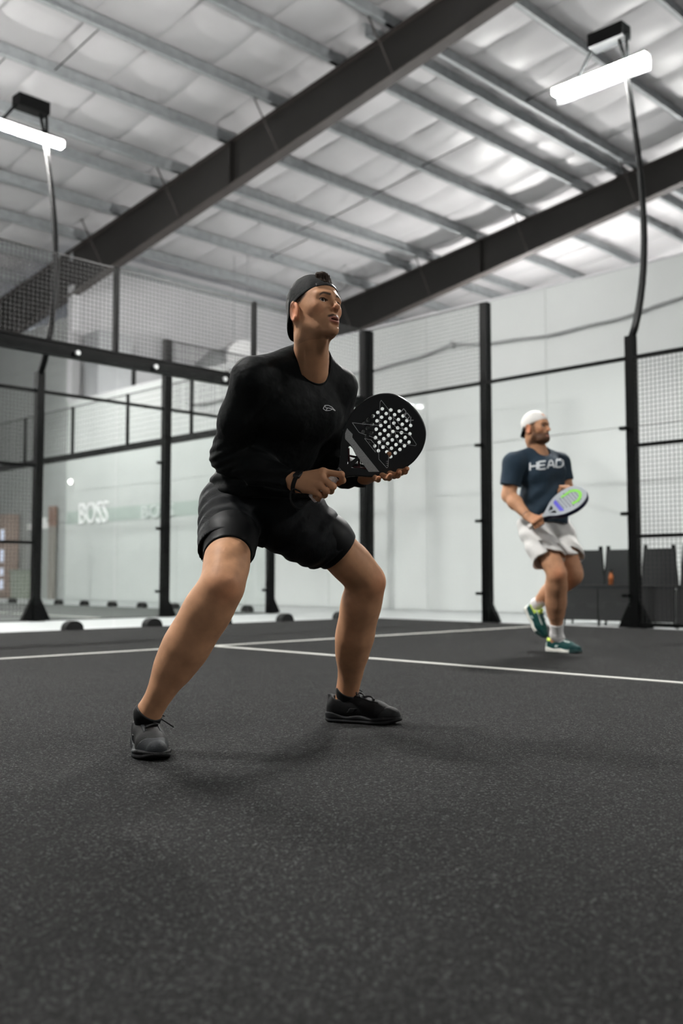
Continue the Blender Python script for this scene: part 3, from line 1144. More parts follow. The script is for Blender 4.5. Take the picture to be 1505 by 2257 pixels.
def leg_sdf(P_, hip, knee, ank, s=1.0, infl=0.0, calf_dir=None):
    hip, knee, ank = map(np.asarray, (hip, knee, ank))
    mid = (hip + ank) / 2
    fw = nrm(knee - mid)
    if calf_dir is not None:
        fw = nrm(calf_dir)
    th, sh = knee - hip, ank - knee
    ln = np.linalg.norm(sh)
    u = sh / ln
    fs = nrm(fw - u * (fw @ u))                        # front of the shank
    side = np.cross(u, fs)
    ut = nrm(th)
    ft = nrm(fw - ut * (fw @ ut))
    d = chain(P_, [hip, hip + th * 0.45 + ft * 0.014, hip + th * 0.75 + ft * 0.006, knee - fw * 0.004], [0.088 * s, 0.079 * s, 0.064 * s, 0.053 * s], 0.03)
    d = smin(d, chain(P_, [knee - fw * 0.006, knee + sh * 0.18 - fs * 0.012, knee + sh * 0.50 - fs * 0.010, knee + sh * 0.66 - fs * 0.006, knee + sh * 0.82, knee + sh * 0.94, ank],
                      [0.050 * s, 0.049 * s, 0.047 * s, 0.0390 * s, 0.0305 * s, 0.0285 * s, 0.031 * s], 0.04), 0.02)
    Rm = np.stack([u, fs, side], 1)
    # the two heads of the calf, shin, kneecap, thigh muscles above the knee
    d = smin(d, el(P_, knee + sh * 0.33 - fs * 0.024 + side * 0.021, (0.165 * s, 0.038 * s, 0.037 * s), Rm), 0.075)
    d = smin(d, el(P_, knee + sh * 0.30 - fs * 0.022 - side * 0.023, (0.150 * s, 0.037 * s, 0.036 * s), Rm), 0.075)
    d = smin(d, rc(P_, knee + sh * 0.10 + fs * 0.028, knee + sh * 0.95 + fs * 0.008, 0.017 * s, 0.014 * s), 0.03)
    d = smin(d, el(P_, knee + fw * 0.038 + u * 0.006, (0.029 * s, 0.020 * s, 0.024 * s), Rm), 0.009)
    d = smin(d, el(P_, knee + fs * 0.036 + u * 0.062, (0.020 * s, 0.010 * s, 0.012 * s), Rm), 0.014)
    Rt = np.stack([ut, ft, np.cross(ut, ft)], 1)
    d = smin(d, el(P_, knee - th * 0.20 + ft * 0.030 + Rt[:, 2] * 0.024, (0.060 * s, 0.024 * s, 0.024 * s), Rt), 0.03)
    d = smin(d, el(P_, knee - th * 0.24 + ft * 0.032 - Rt[:, 2] * 0.024, (0.060 * s, 0.024 * s, 0.024 * s), Rt), 0.03)
    for sg in (-1, 1):
        d = smin(d, sp(P_, ank + side * 0.026 * sg - u * 0.004, 0.013), 0.014)
        d = smin(d, rc(P_, knee - th * 0.16 - ft * 0.030 + side * 0.026 * sg, knee + sh * 0.07 - fs * 0.026 + side * 0.028 * sg, 0.013, 0.012), 0.022)
    d = smin(d, rc(P_, knee + sh * 0.55 - fs * 0.030, ank - fs * 0.027 + u * 0.02, 0.018, 0.010), 0.035)
    return d - infl


def shoe_parts(parent, heel, fwd, up, cols, L=0.30, res=0.0028, res_sole=0.0028, open_at=None, names='shoe', laces=True, label=None):
    """heel: ground point under the heel's back end; returns the shoe part (an Empty-free mesh with sub-parts)"""
    heel, fwd = np.asarray(heel, float), nrm(fwd)
    R_ = axes(fwd, up)
    k = L / 0.30

    def loc(P_):
        return (P_ - heel) @ R_ / k

    def foot2(Q):
        q2 = np.stack([Q[:, 0], Q[:, 1], np.zeros(len(Q))], 1)
        d2 = rc(q2, (0.042, 0, 0), (0.12, 0.0, 0), 0.039, 0.040)
        d2 = smin(d2, rc(q2, (0.12, 0.0, 0), (0.205, -0.003, 0), 0.040, 0.053), 0.03)
        d2 = smin(d2, rc(q2, (0.205, -0.003, 0), (0.258, 0.002, 0), 0.052, 0.040), 0.03)
        return d2

    def sole(P_):
        Q = loc(P_)
        d2 = foot2(Q)
        z = Q[:, 2]
        lift = 0.012 * sm01(Q[:, 0], 0.235, 0.31) + 0.004 * sm01(-Q[:, 0], -0.03, 0.0)
        top = 0.027 + 0.008 * (1 - sm01(Q[:, 0], 0.03, 0.11)) + 0.004 * np.sin(Q[:, 0] * 55) * (Q[:, 0] < 0.24)
        dz = np.maximum(z - top, lift - z)
        groove = 0.0025 * np.exp(-((z - 0.013 - lift) / 0.0025) ** 2)
        return smax(d2 + groove - 0.001, dz, 0.007) * k

    def upper(P_):
        Q = loc(P_)
        d = chain(Q, [(0.043, 0, 0.045), (0.075, 0, 0.056), (0.13, 0, 0.050), (0.20, -0.002, 0.035), (0.262, 0.001, 0.026)], [0.038, 0.040, 0.043, 0.042, 0.030], 0.03)
        d = smin(d, rc(Q, (0.050, 0, 0.06), (0.062, 0, 0.092), 0.034, 0.036), 0.02)
        d = smin(d, rc(Q, (0.10, 0, 0.080), (0.155, 0, 0.062), 0.026, 0.026), 0.025)
        d = smin(d, rc(Q, (0.028, 0, 0.07), (0.018, 0, 0.105), 0.010, 0.008), 0.015)
        d = smax(d, foot2(Q) - 0.001, 0.012)
        d = smax(d, 0.016 - Q[:, 2], 0.004)
        top = 0.086 + 0.016 * sm01(-Q[:, 0], -0.055, -0.02) + 0.018 * sm01(Q[:, 0], 0.075, 0.105)
        d = smax(d, Q[:, 2] - top, 0.004)
        d = smax(d, -rc(Q, (0.062, 0, 0.075), (0.070, 0, 0.16), 0.026, 0.034), 0.006)       # throat for the foot
        d = smin(d, np.abs(foot2(Q) + 0.004) * 0 + 1.0, 0.001)
        return d * k
    pad = 0.02
    corners = [heel + R_ @ (V3(x, y, z) * k) for x in (-0.01, 0.31) for y in (-0.06, 0.06) for z in (-0.01, 0.13)]
    lo, hi = bb(corners, pad)
    v, q = surf(upper, lo, hi, res)
    Q = loc(v)
    x, y, z = Q.T
    c = np.tile(V3(*cols['upper']), (len(v), 1))

    def mix(m, col):
        nonlocal c
        c = c * (1 - m[:, None]) + V3(*col) * m[:, None]
    mix(sm01(z, 0.078, 0.084) * (x < 0.11), cols['collar'])
    mix(sm01(-x, -0.032, -0.024) * (z < 0.07), cols['stripe'])
    sh = np_mesh(names, v, q, M_SHOE, parent, c, origin=np.asarray(parent['_org']))
    sh['_org'] = parent['_org']
    if label:
        sh['label'] = label
    v, q = surf(sole, lo, hi, res_sole)
    Q = loc(v)
    c = np.tile(V3(*cols['sole']), (len(v), 1))
    t = sm01(Q[:, 0], 0.222, 0.232) * (Q[:, 2] > 0.0)
    c = c * (1 - t[:, None]) + V3(*cols['toe_sole']) * t[:, None]
    t = (Q[:, 2] < 0.006).astype(float)
    c = c * (1 - t[:, None]) + V3(*cols['tread']) * t[:, None]
    np_mesh('sole', v, q, M_SHOE, sh, c, origin=np.asarray(parent['_org']))
    def tongue(P_):
        Q = loc(P_)
        d = rc(Q * V3(1, 0.42, 1), (0.156, 0, 0.066), (0.124, 0, 0.098), 0.010, 0.010)
        d = smin(d, rc(Q * V3(1, 0.42, 1), (0.124, 0, 0.098), (0.114, 0, 0.138), 0.009, 0.006), 0.01)
        return d * k * 0.8

    def guard(P_):
        Q = loc(P_)
        d = upper(P_) / k - 0.0024
        d = smax(d, 0.226 + 0.7 * np.maximum(Q[:, 2] - 0.030, 0) - 0.25 * np.abs(Q[:, 1]) - Q[:, 0], 0.002)
        return smax(d, Q[:, 2] - 0.062, 0.003) * k

    def overlay(P_):
        Q = loc(P_)
        d = upper(P_) / k - 0.0020
        e = np.maximum(np.abs(Q[:, 0] - 0.105 - 0.75 * (Q[:, 2] - 0.03)) - 0.014, 0.036 - Q[:, 2])
        eye = np.abs(np.abs(Q[:, 1]) - 0.024) - 0.005
        e = np.where(Q[:, 2] > 0.058, eye, e)
        d = smax(d, e, 0.002)
        d = smax(d, np.maximum(0.085 - Q[:, 0], Q[:, 0] - 0.215), 0.002)
        return smax(d, 0.014 - np.abs(Q[:, 1]), 0.002) * k
    for nm, fn, col in (('tongue', tongue, cols['collar']), ('toe_guard', guard, cols['toe']), ('overlay', overlay, cols['stripe'])):
        v, q = surf(fn, lo, hi + R_[:, 2] * 0.02, max(res, 0.0024))
        np_mesh(nm, v, q, M_SHOE, sh, np.tile(V3(*col), (len(v), 1)), origin=np.asarray(parent['_org']))
    # laces across the instep and a loose bow
    if laces:
        for i in range(5):
            xx = 0.112 + 0.019 * i
            row = []
            for t in np.linspace(-1, 1, 9):
                yy = 0.024 * t * (1 - 0.04 * i)
                p0 = heel + R_ @ (V3(xx + (0.010 * t if i % 2 else -0.010 * t), yy, 0.15) * k)
                # drop onto the upper
                dn = -R_[:, 2]
                for _ in range(60):
                    dd = float(upper(p0[None])[0])
                    if dd < 0.0035:
                        break
                    p0 = p0 + dn * max(dd * 0.6, 0.0006)
                row.append(p0 - dn * 0.0012)
            MB().tube([tuple(p) for p in row], 0.0034 * k, 6).build('lace', cols['lace'], sh, smooth=True, off=tuple(parent['_org']))
        base = heel + R_ @ (V3(0.122, 0, 0.104) * k)
        for (dx, dy, dz) in ((0.015, -0.045, 0.002), (0.025, -0.030, -0.010), (0.03, 0.075, -0.028), (0.01, 0.05, 0.004)):
            e_ = base + R_ @ (V3(dx, dy, dz) * k)
            m_ = (base + e_) / 2 + R_[:, 2] * 0.012
            MB().tube([tuple(base), tuple(m_), tuple(e_)], 0.0024 * k, 6).build('lace', cols['lace'], sh, smooth=True, off=tuple(parent['_org']))
    return sh


M_SHOE = mat('shoe_textile', (0.02, 0.02, 0.02), 0.6, attr=True, bump=0.2, bscale=420, spec=0.2)
M_LACE_BLACK = mat('black_lace', (0.006, 0.006, 0.0065), 0.8)


def finger(P_, pts, r0, r1, k=0.006):
    n = len(pts)
    return chain(P_, pts, [r0 + (r1 - r0) * i / (n - 1) for i in range(n)], k)


def hand_sdf(P_, wrist, mcps, fingers, thumb, palm_n, fore, s=1.0, palm_r=0.0135):
    """wrist, four knuckles, four finger joint lists (from the knuckle on), thumb joints; fore: point up the forearm"""
    d = rc(P_, fore, wrist, 0.033 * s, 0.0255 * s)
    pn = nrm(palm_n)
    for i, m in enumerate(mcps):
        w_ = np.asarray(wrist) + (np.asarray(m) - np.mean(mcps, 0)) * 0.45
        d = smin(d, rc(P_, w_, m, 0.0175 * s, 0.0125 * s), 0.016)
        d = smin(d, sp(P_, np.asarray(m) - pn * 0.002, 0.0118 * s), 0.008)
    ws = (0.0100, 0.0104, 0.0098, 0.0085)
    fd = None
    for m, f_, w in zip(mcps, fingers, ws):
        e = finger(P_, [m] + list(f_), w * 1.08 * s, w * 0.80 * s)
        for j in f_[:-1]:
            e = smin(e, sp(P_, j, w * 1.02 * s), 0.004)
        fd = e if fd is None else np.minimum(fd, e)
    d = smin(d, fd, 0.006)
    th = chain(P_, list(thumb), [0.018 * s, 0.0135 * s, 0.0112 * s, 0.0088 * s][:len(thumb)], 0.008)
    d = smin(d, th, 0.010)
    return d


# ================================================================== the player in black
SKIN1 = (0.57, 0.300, 0.165)
J = {k: U(*v) for k, v in dict(
    hipR=(508, 1122, 3.40), hipL=(632, 1118, 3.47), kneeR=(492, 1293, 3.08), kneeL=(815, 1284, 3.60),
    ankR=(326, 1574, 3.17), ankL=(766, 1526, 3.84), neck=(682, 800, 3.22), shR=(556, 838, 3.12), shL=(742, 858, 3.34),
    elR=(502, 1008, 3.26), wrR=(655, 1063, 3.17), elL=(726, 1036, 3.40), wrL=(808, 1050, 3.24), head=(693, 684, 3.12)).items()}
pel = (J['hipR'] + J['hipL']) / 2 + V3(0, 0, 0.015)
ORG1 = V3(-0.25, 3.4, 0.0)
spine = J['neck'] - pel
sx = nrm(spine)
rS = nrm(J['shR'] - J['shL'])
rS = nrm(rS - sx * (rS @ sx))
fS = np.cross(sx, rS) * 1.0
if fS[1] > 0:
    fS = -fS
RT = np.stack([rS, fS, sx], 1)                         # right, front, up of the chest
rH = nrm(J['hipR'] - J['hipL'])
fH = nrm(np.cross(V3(0, 0, 1), rH))
if fH[1] > 0:
    fH = -fH
RH = np.stack([rH, fH, V3(0, 0, 1)], 1)


def torso1(P_, i=0.0):
    d = el(P_, pel + V3(0, 0, 0.0), (0.168, 0.125, 0.125), RH)
    d = smin(d, el(P_, pel + spine * 0.33 + fS * 0.010, (0.145, 0.112, 0.16), RT), 0.06)
    d = smin(d, el(P_, pel + spine * 0.66 + fS * 0.006, (0.168, 0.122, 0.165), RT), 0.06)
    d = smin(d, el(P_, pel + spine * 0.70 + fS * 0.07 + rS * 0.07, (0.08, 0.055, 0.065), RT), 0.05)
    d = smin(d, el(P_, pel + spine * 0.70 + fS * 0.07 - rS * 0.07, (0.08, 0.055, 0.065), RT), 0.05)
    for s_, sg in ((J['shR'], 1), (J['shL'], -1)):
        d = smin(d, rc(P_, J['neck'] + sx * 0.004 + rS * sg * 0.036 - fS * 0.015, s_ + sx * 0.018, 0.050, 0.048), 0.05)
        d = smin(d, sp(P_, s_, 0.064), 0.04)
    return d - i


def arms1(P_, i=0.0):
    d = chain(P_, [J['shR'], J['shR'] * 0.5 + J['elR'] * 0.5, J['elR'], J['elR'] * 0.6 + J['wrR'] * 0.4, J['wrR']], [0.064, 0.060, 0.049, 0.047, 0.030], 0.03)
    e = chain(P_, [J['shL'], J['shL'] * 0.5 + J['elL'] * 0.5, J['elL'], J['elL'] * 0.6 + J['wrL'] * 0.4, J['wrL']], [0.062, 0.055, 0.046, 0.044, 0.030], 0.03)
    return np.minimum(d, e) - i


HEADR = axes(nrm(V3(math.sin(math.radians(43)), -math.cos(math.radians(43)), 0.165)))
# lean the head a little about its forward axis
_rl = math.radians(-3)
HEADR = HEADR @ np.array([[1, 0, 0], [0, math.cos(_rl), -math.sin(_rl)], [0, math.sin(_rl), math.cos(_rl)]])
HO = J['head']


HSC = 0.90


def toHead(P_):
    return (P_ - HO) @ HEADR / HSC


_nb = toHead((J['neck'] + sx * 0.0)[None])[0]
_nf = toHead((J['neck'] + fS * 0.055 - sx * 0.03)[None])[0]
H1 = dict(skin=SKIN1, hair=(0.028, 0.018, 0.013), lip=(0.40, 0.145, 0.115), moustache=0.95, stubble=0.34, open=0.0042,
          neck=[V3(-0.032, 0, -0.03), V3(-0.022, 0, -0.085), _nb - V3(0, 0, 0.03)], neck_r=[0.060, 0.060, 0.067],
          cords=[(V3(-0.020, -0.056, -0.055), _nf + V3(0, -0.012, 0.02)), (V3(-0.020, 0.056, -0.055), _nf + V3(0, 0.012, 0.02)),
                 (V3(0.040, 0, -0.125), _nf + V3(0, 0, 0.03))])


def head1(P_):
    return head_sdf(toHead(P_), H1) * HSC


# ---- racket frame (needed by the hands)
RCEN = U(844, 961, 3.16)
RN = nrm(V3(0, 0, CAM_H) - RCEN)                       # the face is turned to the camera
_ax = U(912, 900, 3.16) - U(690, 1096, 3.16)
RA = nrm(_ax - RN * (_ax @ RN))
RL = np.cross(RA, RN)
RS = 0.955
RE = RCEN - RA * 0.318 * RS


def rk(x, y, z=0.0):
    """racket coordinates (across, along, off the face) in metres -> world"""
    return RE + (RL * x + RA * y + RN * z) * RS


def rk_px(px, py):
    """place of the photograph on the racket's plane -> (across, along)"""
    o = V3(0, 0, CAM_H)
    r = U(px, py, 1.0) - o
    t = ((RE + RN * 0.019 - o) @ RN) / (r @ RN)
    q = (o + r * t - RE) / RS
    return q @ RL, q @ RA


# ---- hands
mR = [U(712, 1040, 3.140), U(711, 1054, 3.130), U(704, 1069, 3.130), U(694, 1082, 3.140)]
fR = [[U(752, 1046, 3.125), U(755, 1059, 3.145), U(746, 1066, 3.167)],
      [U(734, 1072, 3.117), U(729, 1082, 3.145), U(716, 1080, 3.175)],
      [U(720, 1082, 3.120), U(715, 1091, 3.150), U(703, 1087, 3.180)],
      [U(706, 1092, 3.135), U(701, 1099, 3.160), U(692, 1094, 3.185)]]
tR = [U(668, 1052, 3.195), U(690, 1046, 3.195), U(716, 1048, 3.200), U(737, 1053, 3.190)]
mL = [U(868, 1034, 3.195), U(852, 1040, 3.185), U(838, 1045, 3.180), U(824, 1050, 3.180)]
fL = [[U(884, 1041, 3.145), U(892, 1039, 3.105), U(897, 1033, 3.080)],
      [U(868, 1048, 3.135), U(876, 1047, 3.090), U(880, 1041, 3.060)],
      [U(850, 1052, 3.135), U(857, 1053, 3.090), U(860, 1047, 3.060)],
      [U(829, 1055, 3.145), U(833, 1057, 3.105), U(835, 1053, 3.080)]]
tL = [U(822, 1046, 3.225), U(834, 1028, 3.215), U(846, 1012, 3.185), U(858, 1000, 3.155)]


def handR(P_):
    return hand_sdf(P_, J['wrR'], mR, fR, tR, V3(0.3, 0.9, 0), J['elR'] * 0.45 + J['wrR'] * 0.55)


def handL(P_):
    return hand_sdf(P_, J['wrL'], mL, fL, tL, V3(0, 0, 1), J['elL'] * 0.45 + J['wrL'] * 0.55, s=0.94)


FOOT_R = (U(310, 1641, 3.30)[:2], nrm(V3(0.36, -0.93, 0)))
FOOT_L = (U(716, 1583, 3.87)[:2], nrm(V3(0.958, -0.285, 0)))


_legR = local(lambda P_: leg_sdf(P_, J['hipR'], J['kneeR'], J['ankR'], 1.03), J['kneeR'] * 0.5 + (J['hipR'] + J['ankR']) * 0.25, 0.55, 0.62)
_legL = local(lambda P_: leg_sdf(P_, J['hipL'], J['kneeL'], J['ankL'], 1.04, calf_dir=V3(0.75, -0.5, 0.1)), J['kneeL'] * 0.5 + (J['hipL'] + J['ankL']) * 0.25, 0.55, 0.62)


def legs1(P_):
    return np.minimum(_legR(P_), _legL(P_))


def body1(P_):
    d = legs1(P_)
    d = smin(d, torso1(P_, -0.012), 0.03)
    d = smin(d, arms1(P_, -0.008), 0.02)
    d = smin(d, rc(P_, J['neck'] - sx * 0.05, J['neck'] + sx * 0.03, 0.06, 0.054), 0.03)
    for (h, f), ak in ((FOOT_R, J['ankR']), (FOOT_L, J['ankL'])):
        hp = V3(h[0], h[1], 0.045) + f * 0.06
        d = smin(d, rc(P_, ak, hp, 0.034, 0.028), 0.02)
        d = smin(d, rc(P_, hp, hp + f * 0.14, 0.028, 0.022), 0.02)
    return d


allp = [J[k] for k in J]
lo, hi = bb([J['ankR'], J['ankL'], J['kneeL'], J['kneeR'], J['shR'], J['shL'], J['elR'], J['neck'], J['wrL']], 0.16)
lo[2] = 0.0
v, q = surf(body1, lo, hi, 0.0048)
reds = [(J['kneeR'] + V3(0.02, -0.05, -0.01), 0.05, 0.35), (J['kneeL'] + V3(0.04, -0.03, 0), 0.05, 0.4), (J['ankL'], 0.05, 0.3)]
parts = [(v, q, limb_colors(v, SKIN1, reds))]
lo, hi = bb([HO, J['neck']], 0.15)
v, q = surf(head1, lo, hi, 0.0018)
keep = (toHead(v)[:, 2] > _nb[2] - 0.055)
parts.append((v, q, head_color(toHead(v), H1)))
for fn, pts, m_ in ((handR, mR + [p for f_ in fR for p in f_] + tR + [J['wrR'], J['elR'] * 0.4 + J['wrR'] * 0.6], mR), (handL, mL + [p for f_ in fL for p in f_] + tL + [J['wrL'], J['elL'] * 0.4 + J['wrL'] * 0.6], mL)):
    lo, hi = bb(pts, 0.04)
    v, q = surf(fn, lo, hi, 0.0017)
    tips = (fR if fn is handR else fL)
    parts.append((v, q, limb_colors(v, SKIN1, [(p, 0.010, 0.6) for p in m_] + [(f_[0], 0.009, 0.6) for f_ in tips] + [(f_[2], 0.011, 0.75) for f_ in tips] + [(tR[3], 0.01, 0.8)])))
v, q, c = join_np(parts)
person1 = np_mesh('person', v, q, M_SKIN, None, c, origin=ORG1)
person1['_org'] = tuple(ORG1)
tag(person1, 'crouching person in black long sleeve shirt and black shorts holding a black padel racket', 'person')
for sg in (-1, 1):
    eye_mesh('eye', (0.0715, 0.0315 * sg, -0.001), V3(0.96, -0.22, 0.06), person1, HEADR * HSC, HO)


# ---- cap worn backwards
def capdome(P_):
    Q = toHead(P_)
    d = el(Q, (-0.012, 0, 0.028), (0.107, 0.083, 0.0975))
    d = smin(d, el(Q, (-0.016, 0, 0.060), (0.076, 0.066, 0.072)), 0.02)
    n_ = nrm(V3(0.42, 0, -1.0))
    cut = (Q - V3(0.088, 0, 0.056)) @ n_                 # below the rim
    d = smax(d, cut, 0.003)
    d = smax(d, -el(Q, (0.090, 0, 0.098), (0.040, 0.038, 0.027)), 0.003)     # gap over the strap
    d = d + 0.0012 * wob(Q, 90.0, 1.0) * sm01(-Q[:, 0], -0.03, 0.05)
    # seams
    ang = np.arctan2(Q[:, 1], Q[:, 0] + 0.012)
    d = d + 0.0010 * np.exp(-((np.abs(np.abs(ang) - 1.15)) / 0.02) ** 2) + 0.001 * np.exp(-(((cut + 0.013)) / 0.0012) ** 2)
    return d


def capbrim(P_):
    Q = toHead(P_)
    # curved visor hanging down behind the neck
    t = (0.012 - Q[:, 2])                                 # 0 at the rim, grows downward
    x0 = -0.100 - 0.16 * t + 0.9 * t * t
    cyl = np.sqrt((Q[:, 0] - (x0 + 0.085)) ** 2 + Q[:, 1] ** 2) - 0.085
    d = np.abs(cyl) - 0.0022
    d = smax(d, -(t + 0.02), 0.003)
    w = 0.083 * np.sqrt(np.clip(1 - (np.maximum(t, 0) / 0.102) ** 3, 0, 1))
    d = smax(d, np.abs(Q[:, 1]) - w, 0.004)
    d = smax(d, Q[:, 0] - (x0 + 0.062), 0.003)
    d = smax(d, t - 0.098, 0.003)
    return d


M_CAP = knit_material('charcoal_cap_cloth', (0.020, 0.021, 0.021), 'rib', 0.7, 0.25, 190)
lo, hi = bb([HO], 0.19)
v, q = surf(capdome, lo, hi, 0.0022)
cap = np_mesh('cap', v, q, M_CAP, person1, origin=ORG1)
cap['_org'] = tuple(ORG1)
v, q = surf(capbrim, lo, hi, 0.0022)
np_mesh('visor', v, q, M_BLACK2, cap, origin=ORG1)
M_STRAP = mat('black_strap', (0.008, 0.008, 0.009), 0.45)


def strapf(P_):
    Q = toHead(P_)
    d = np.abs(el(Q, (-0.012, 0, 0.028), (0.108, 0.084, 0.0985))) - 0.0022
    n_ = nrm(V3(0.42, 0, -1.0))
    cut = (Q - V3(0.088, 0, 0.0555)) @ n_
    d = smax(d, np.maximum(cut, -cut - 0.014), 0.002)
    d = smax(d, 0.02 - Q[:, 0], 0.002)
    return smax(d, np.abs(Q[:, 1]) - 0.05, 0.003)


v, q = surf(strapf, lo, hi, 0.0018)
np_mesh('strap', v, q, M_STRAP, cap, origin=ORG1)
# hair showing in the gap, combed back in fine ridges
def hairf(P_):
    Q = toHead(P_)
    wv = np.sin(Q[:, 1] * 620 + 5.0 * np.sin(Q[:, 0] * 70)) * 0.0012 + 0.0016 * wob(Q, 130.0, 4.0)
    d = el(Q, (-0.010, 0, 0.030), (0.105, 0.081, 0.1015)) + wv
    d = smin(d, el(Q, (0.050, -0.004, 0.104), (0.030, 0.032, 0.017)) + wv * 0.7, 0.015)
    g = el(Q, (0.082, 0, 0.102), (0.052, 0.040, 0.034))
    d = smax(d, g, 0.004)
    cut = (Q - V3(0.088, 0, 0.064)) @ nrm(V3(0.42, 0, -1.0))
    return smax(d, cut, 0.002) * HSC


lo, hi = bb([HO + HEADR @ V3(0.07, 0, 0.09)], 0.075)
v, q = surf(hairf, lo, hi, 0.0016)
hair = np_mesh('hair', v, q, mat('dark_brown_hair', (0.030, 0.019, 0.012), 0.75, noise=0.35, nscale=220, spec=0.2), person1, origin=ORG1)

# ---- shirt
cuffR = J['wrR'] + (J['elR'] - J['wrR']) * 0.10
cuffL = J['wrL'] + (J['elL'] - J['wrL']) * 0.03
NK = J['neck'] + fS * 0.012 + sx * 0.012
HEM = pel + V3(0, 0, 0.010)


def shirt_solid(P_):
    d = torso1(P_, 0.0)
    # loose hem around the hips
    d = smin(d, el(P_, pel + spine * 0.10, (0.185, 0.145, 0.13), RH), 0.04)
    e = chain(P_, [J['shR'], J['shR'] * 0.5 + J['elR'] * 0.5, J['elR'], J['elR'] * 0.6 + J['wrR'] * 0.4, J['wrR']], [0.069, 0.065, 0.054, 0.050, 0.034], 0.03)
    g = chain(P_, [J['shL'], J['shL'] * 0.5 + J['elL'] * 0.5, J['elL'], J['elL'] * 0.6 + J['wrL'] * 0.4, J['wrL']], [0.068, 0.060, 0.050, 0.048, 0.036], 0.03)
    e = smax(e, pl(P_, cuffR, J['wrR'] - J['elR']), 0.006)
    g = smax(g, pl(P_, cuffL, J['wrL'] - J['elL']), 0.006)
    # creases at the elbows and along the sleeve
    for e_ in (0, 1):
        el_ = J['elR'] if e_ == 0 else J['elL']
        dist = np.sqrt(((P_ - el_) ** 2).sum(1))
        ax_ = nrm((J['shR'] - J['wrR']) if e_ == 0 else (J['shL'] - J['wrL']))
        ph = ((P_ - el_) @ ax_)
        wv = np.sin(ph * 230 + 2.0 * wob(P_, 22.0, e_ + 1.0)) * np.exp(-(dist / 0.085) ** 2) * 0.0032
        if e_ == 0:
            e = e + wv
        else:
            g = g + wv
    d = smin(d, e, 0.022)
    d = smin(d, g, 0.022)
    return d


def shirt1(P_):
    d = shirt_solid(P_)
    d = d + 0.0022 * wob(P_, 24.0, 3.0) + 0.0013 * wob(P_, 60.0, 9.0)
    # drag folds above the hem
    zz = P_[:, 2] - HEM[2]
    d = d + 0.0040 * np.sin(zz * 150 + 2.5 * wob(P_, 14.0, 4.0)) * np.exp(-((zz - 0.045) / 0.05) ** 2)
    hemz = HEM[2] - 0.012 + 0.10 * ((P_ - pel) @ fH) - 0.02 * ((P_ - pel) @ rH) + 0.008 * wob(P_, 16.0, 2.0)
    below = hemz - P_[:, 2]
    inner = np.minimum(sp(P_, pel, 9.0), 9.0)
    d = smax(d, below, 0.008)
    nk = rc(P_, NK - sx * 0.010 + fS * 0.022, NK + sx * 0.20 - fS * 0.03, 0.059, 0.075)
    d = smax(d, -nk, 0.006)
    return d


M_SHIRT = knit_material('black_knit_shirt', (0.0042, 0.0052, 0.0054), 'diag', 0.62, 0.05, 160, 0.6)
lo, hi = bb([J['shR'], J['shL'], J['elR'], J['wrR'], J['elL'], J['wrL'], J['neck'], pel], 0.13)
lo = np.minimum(lo, pel - V3(0.21, 0.2, 0.1))
v, q = surf(shirt1, lo, hi, 0.0042)
shirt = np_mesh('shirt', v, q, M_SHIRT, person1, origin=ORG1)
shirt['_org'] = tuple(ORG1)
# collar ring
def collarf(P_):
    nk = rc(P_, NK - sx * 0.010 + fS * 0.022, NK + sx * 0.20 - fS * 0.03, 0.059, 0.075)
    sd = shirt_solid(P_) + 0.0022 * wob(P_, 24.0, 3.0) + 0.0013 * wob(P_, 60.0, 9.0)
    return np.sqrt(nk ** 2 + (sd + 0.001) ** 2) - 0.0042


lo, hi = bb([NK], 0.12)
v, q = surf(collarf, lo, hi, 0.0024)
np_mesh('collar', v, q, M_SHIRT, shirt, origin=ORG1)


# ---- tights and loose shorts
kR = J['hipR'] + (J['kneeR'] - J['hipR']) * 0.66
kL = J['hipL'] + (J['kneeL'] - J['hipL']) * 0.60
uR, uL = nrm(J['kneeR'] - J['hipR']), nrm(J['kneeL'] - J['hipL'])


def tights1(P_):
    d1 = smax(leg_sdf(P_, J['hipR'], J['kneeR'], J['ankR'], 1.03, 0.005), pl(P_, kR, uR + V3(0.1, 0, 0.1)), 0.003)
    d2 = smax(leg_sdf(P_, J['hipL'], J['kneeL'], J['ankL'], 1.04, 0.006, calf_dir=V3(0.75, -0.5, 0.1)), pl(P_, kL, uL), 0.003)
    return np.minimum(d1, d2)


hR = J['hipR'] + (J['kneeR'] - J['hipR']) * 0.50
hL = J['hipL'] + (J['kneeL'] - J['hipL']) * 0.50


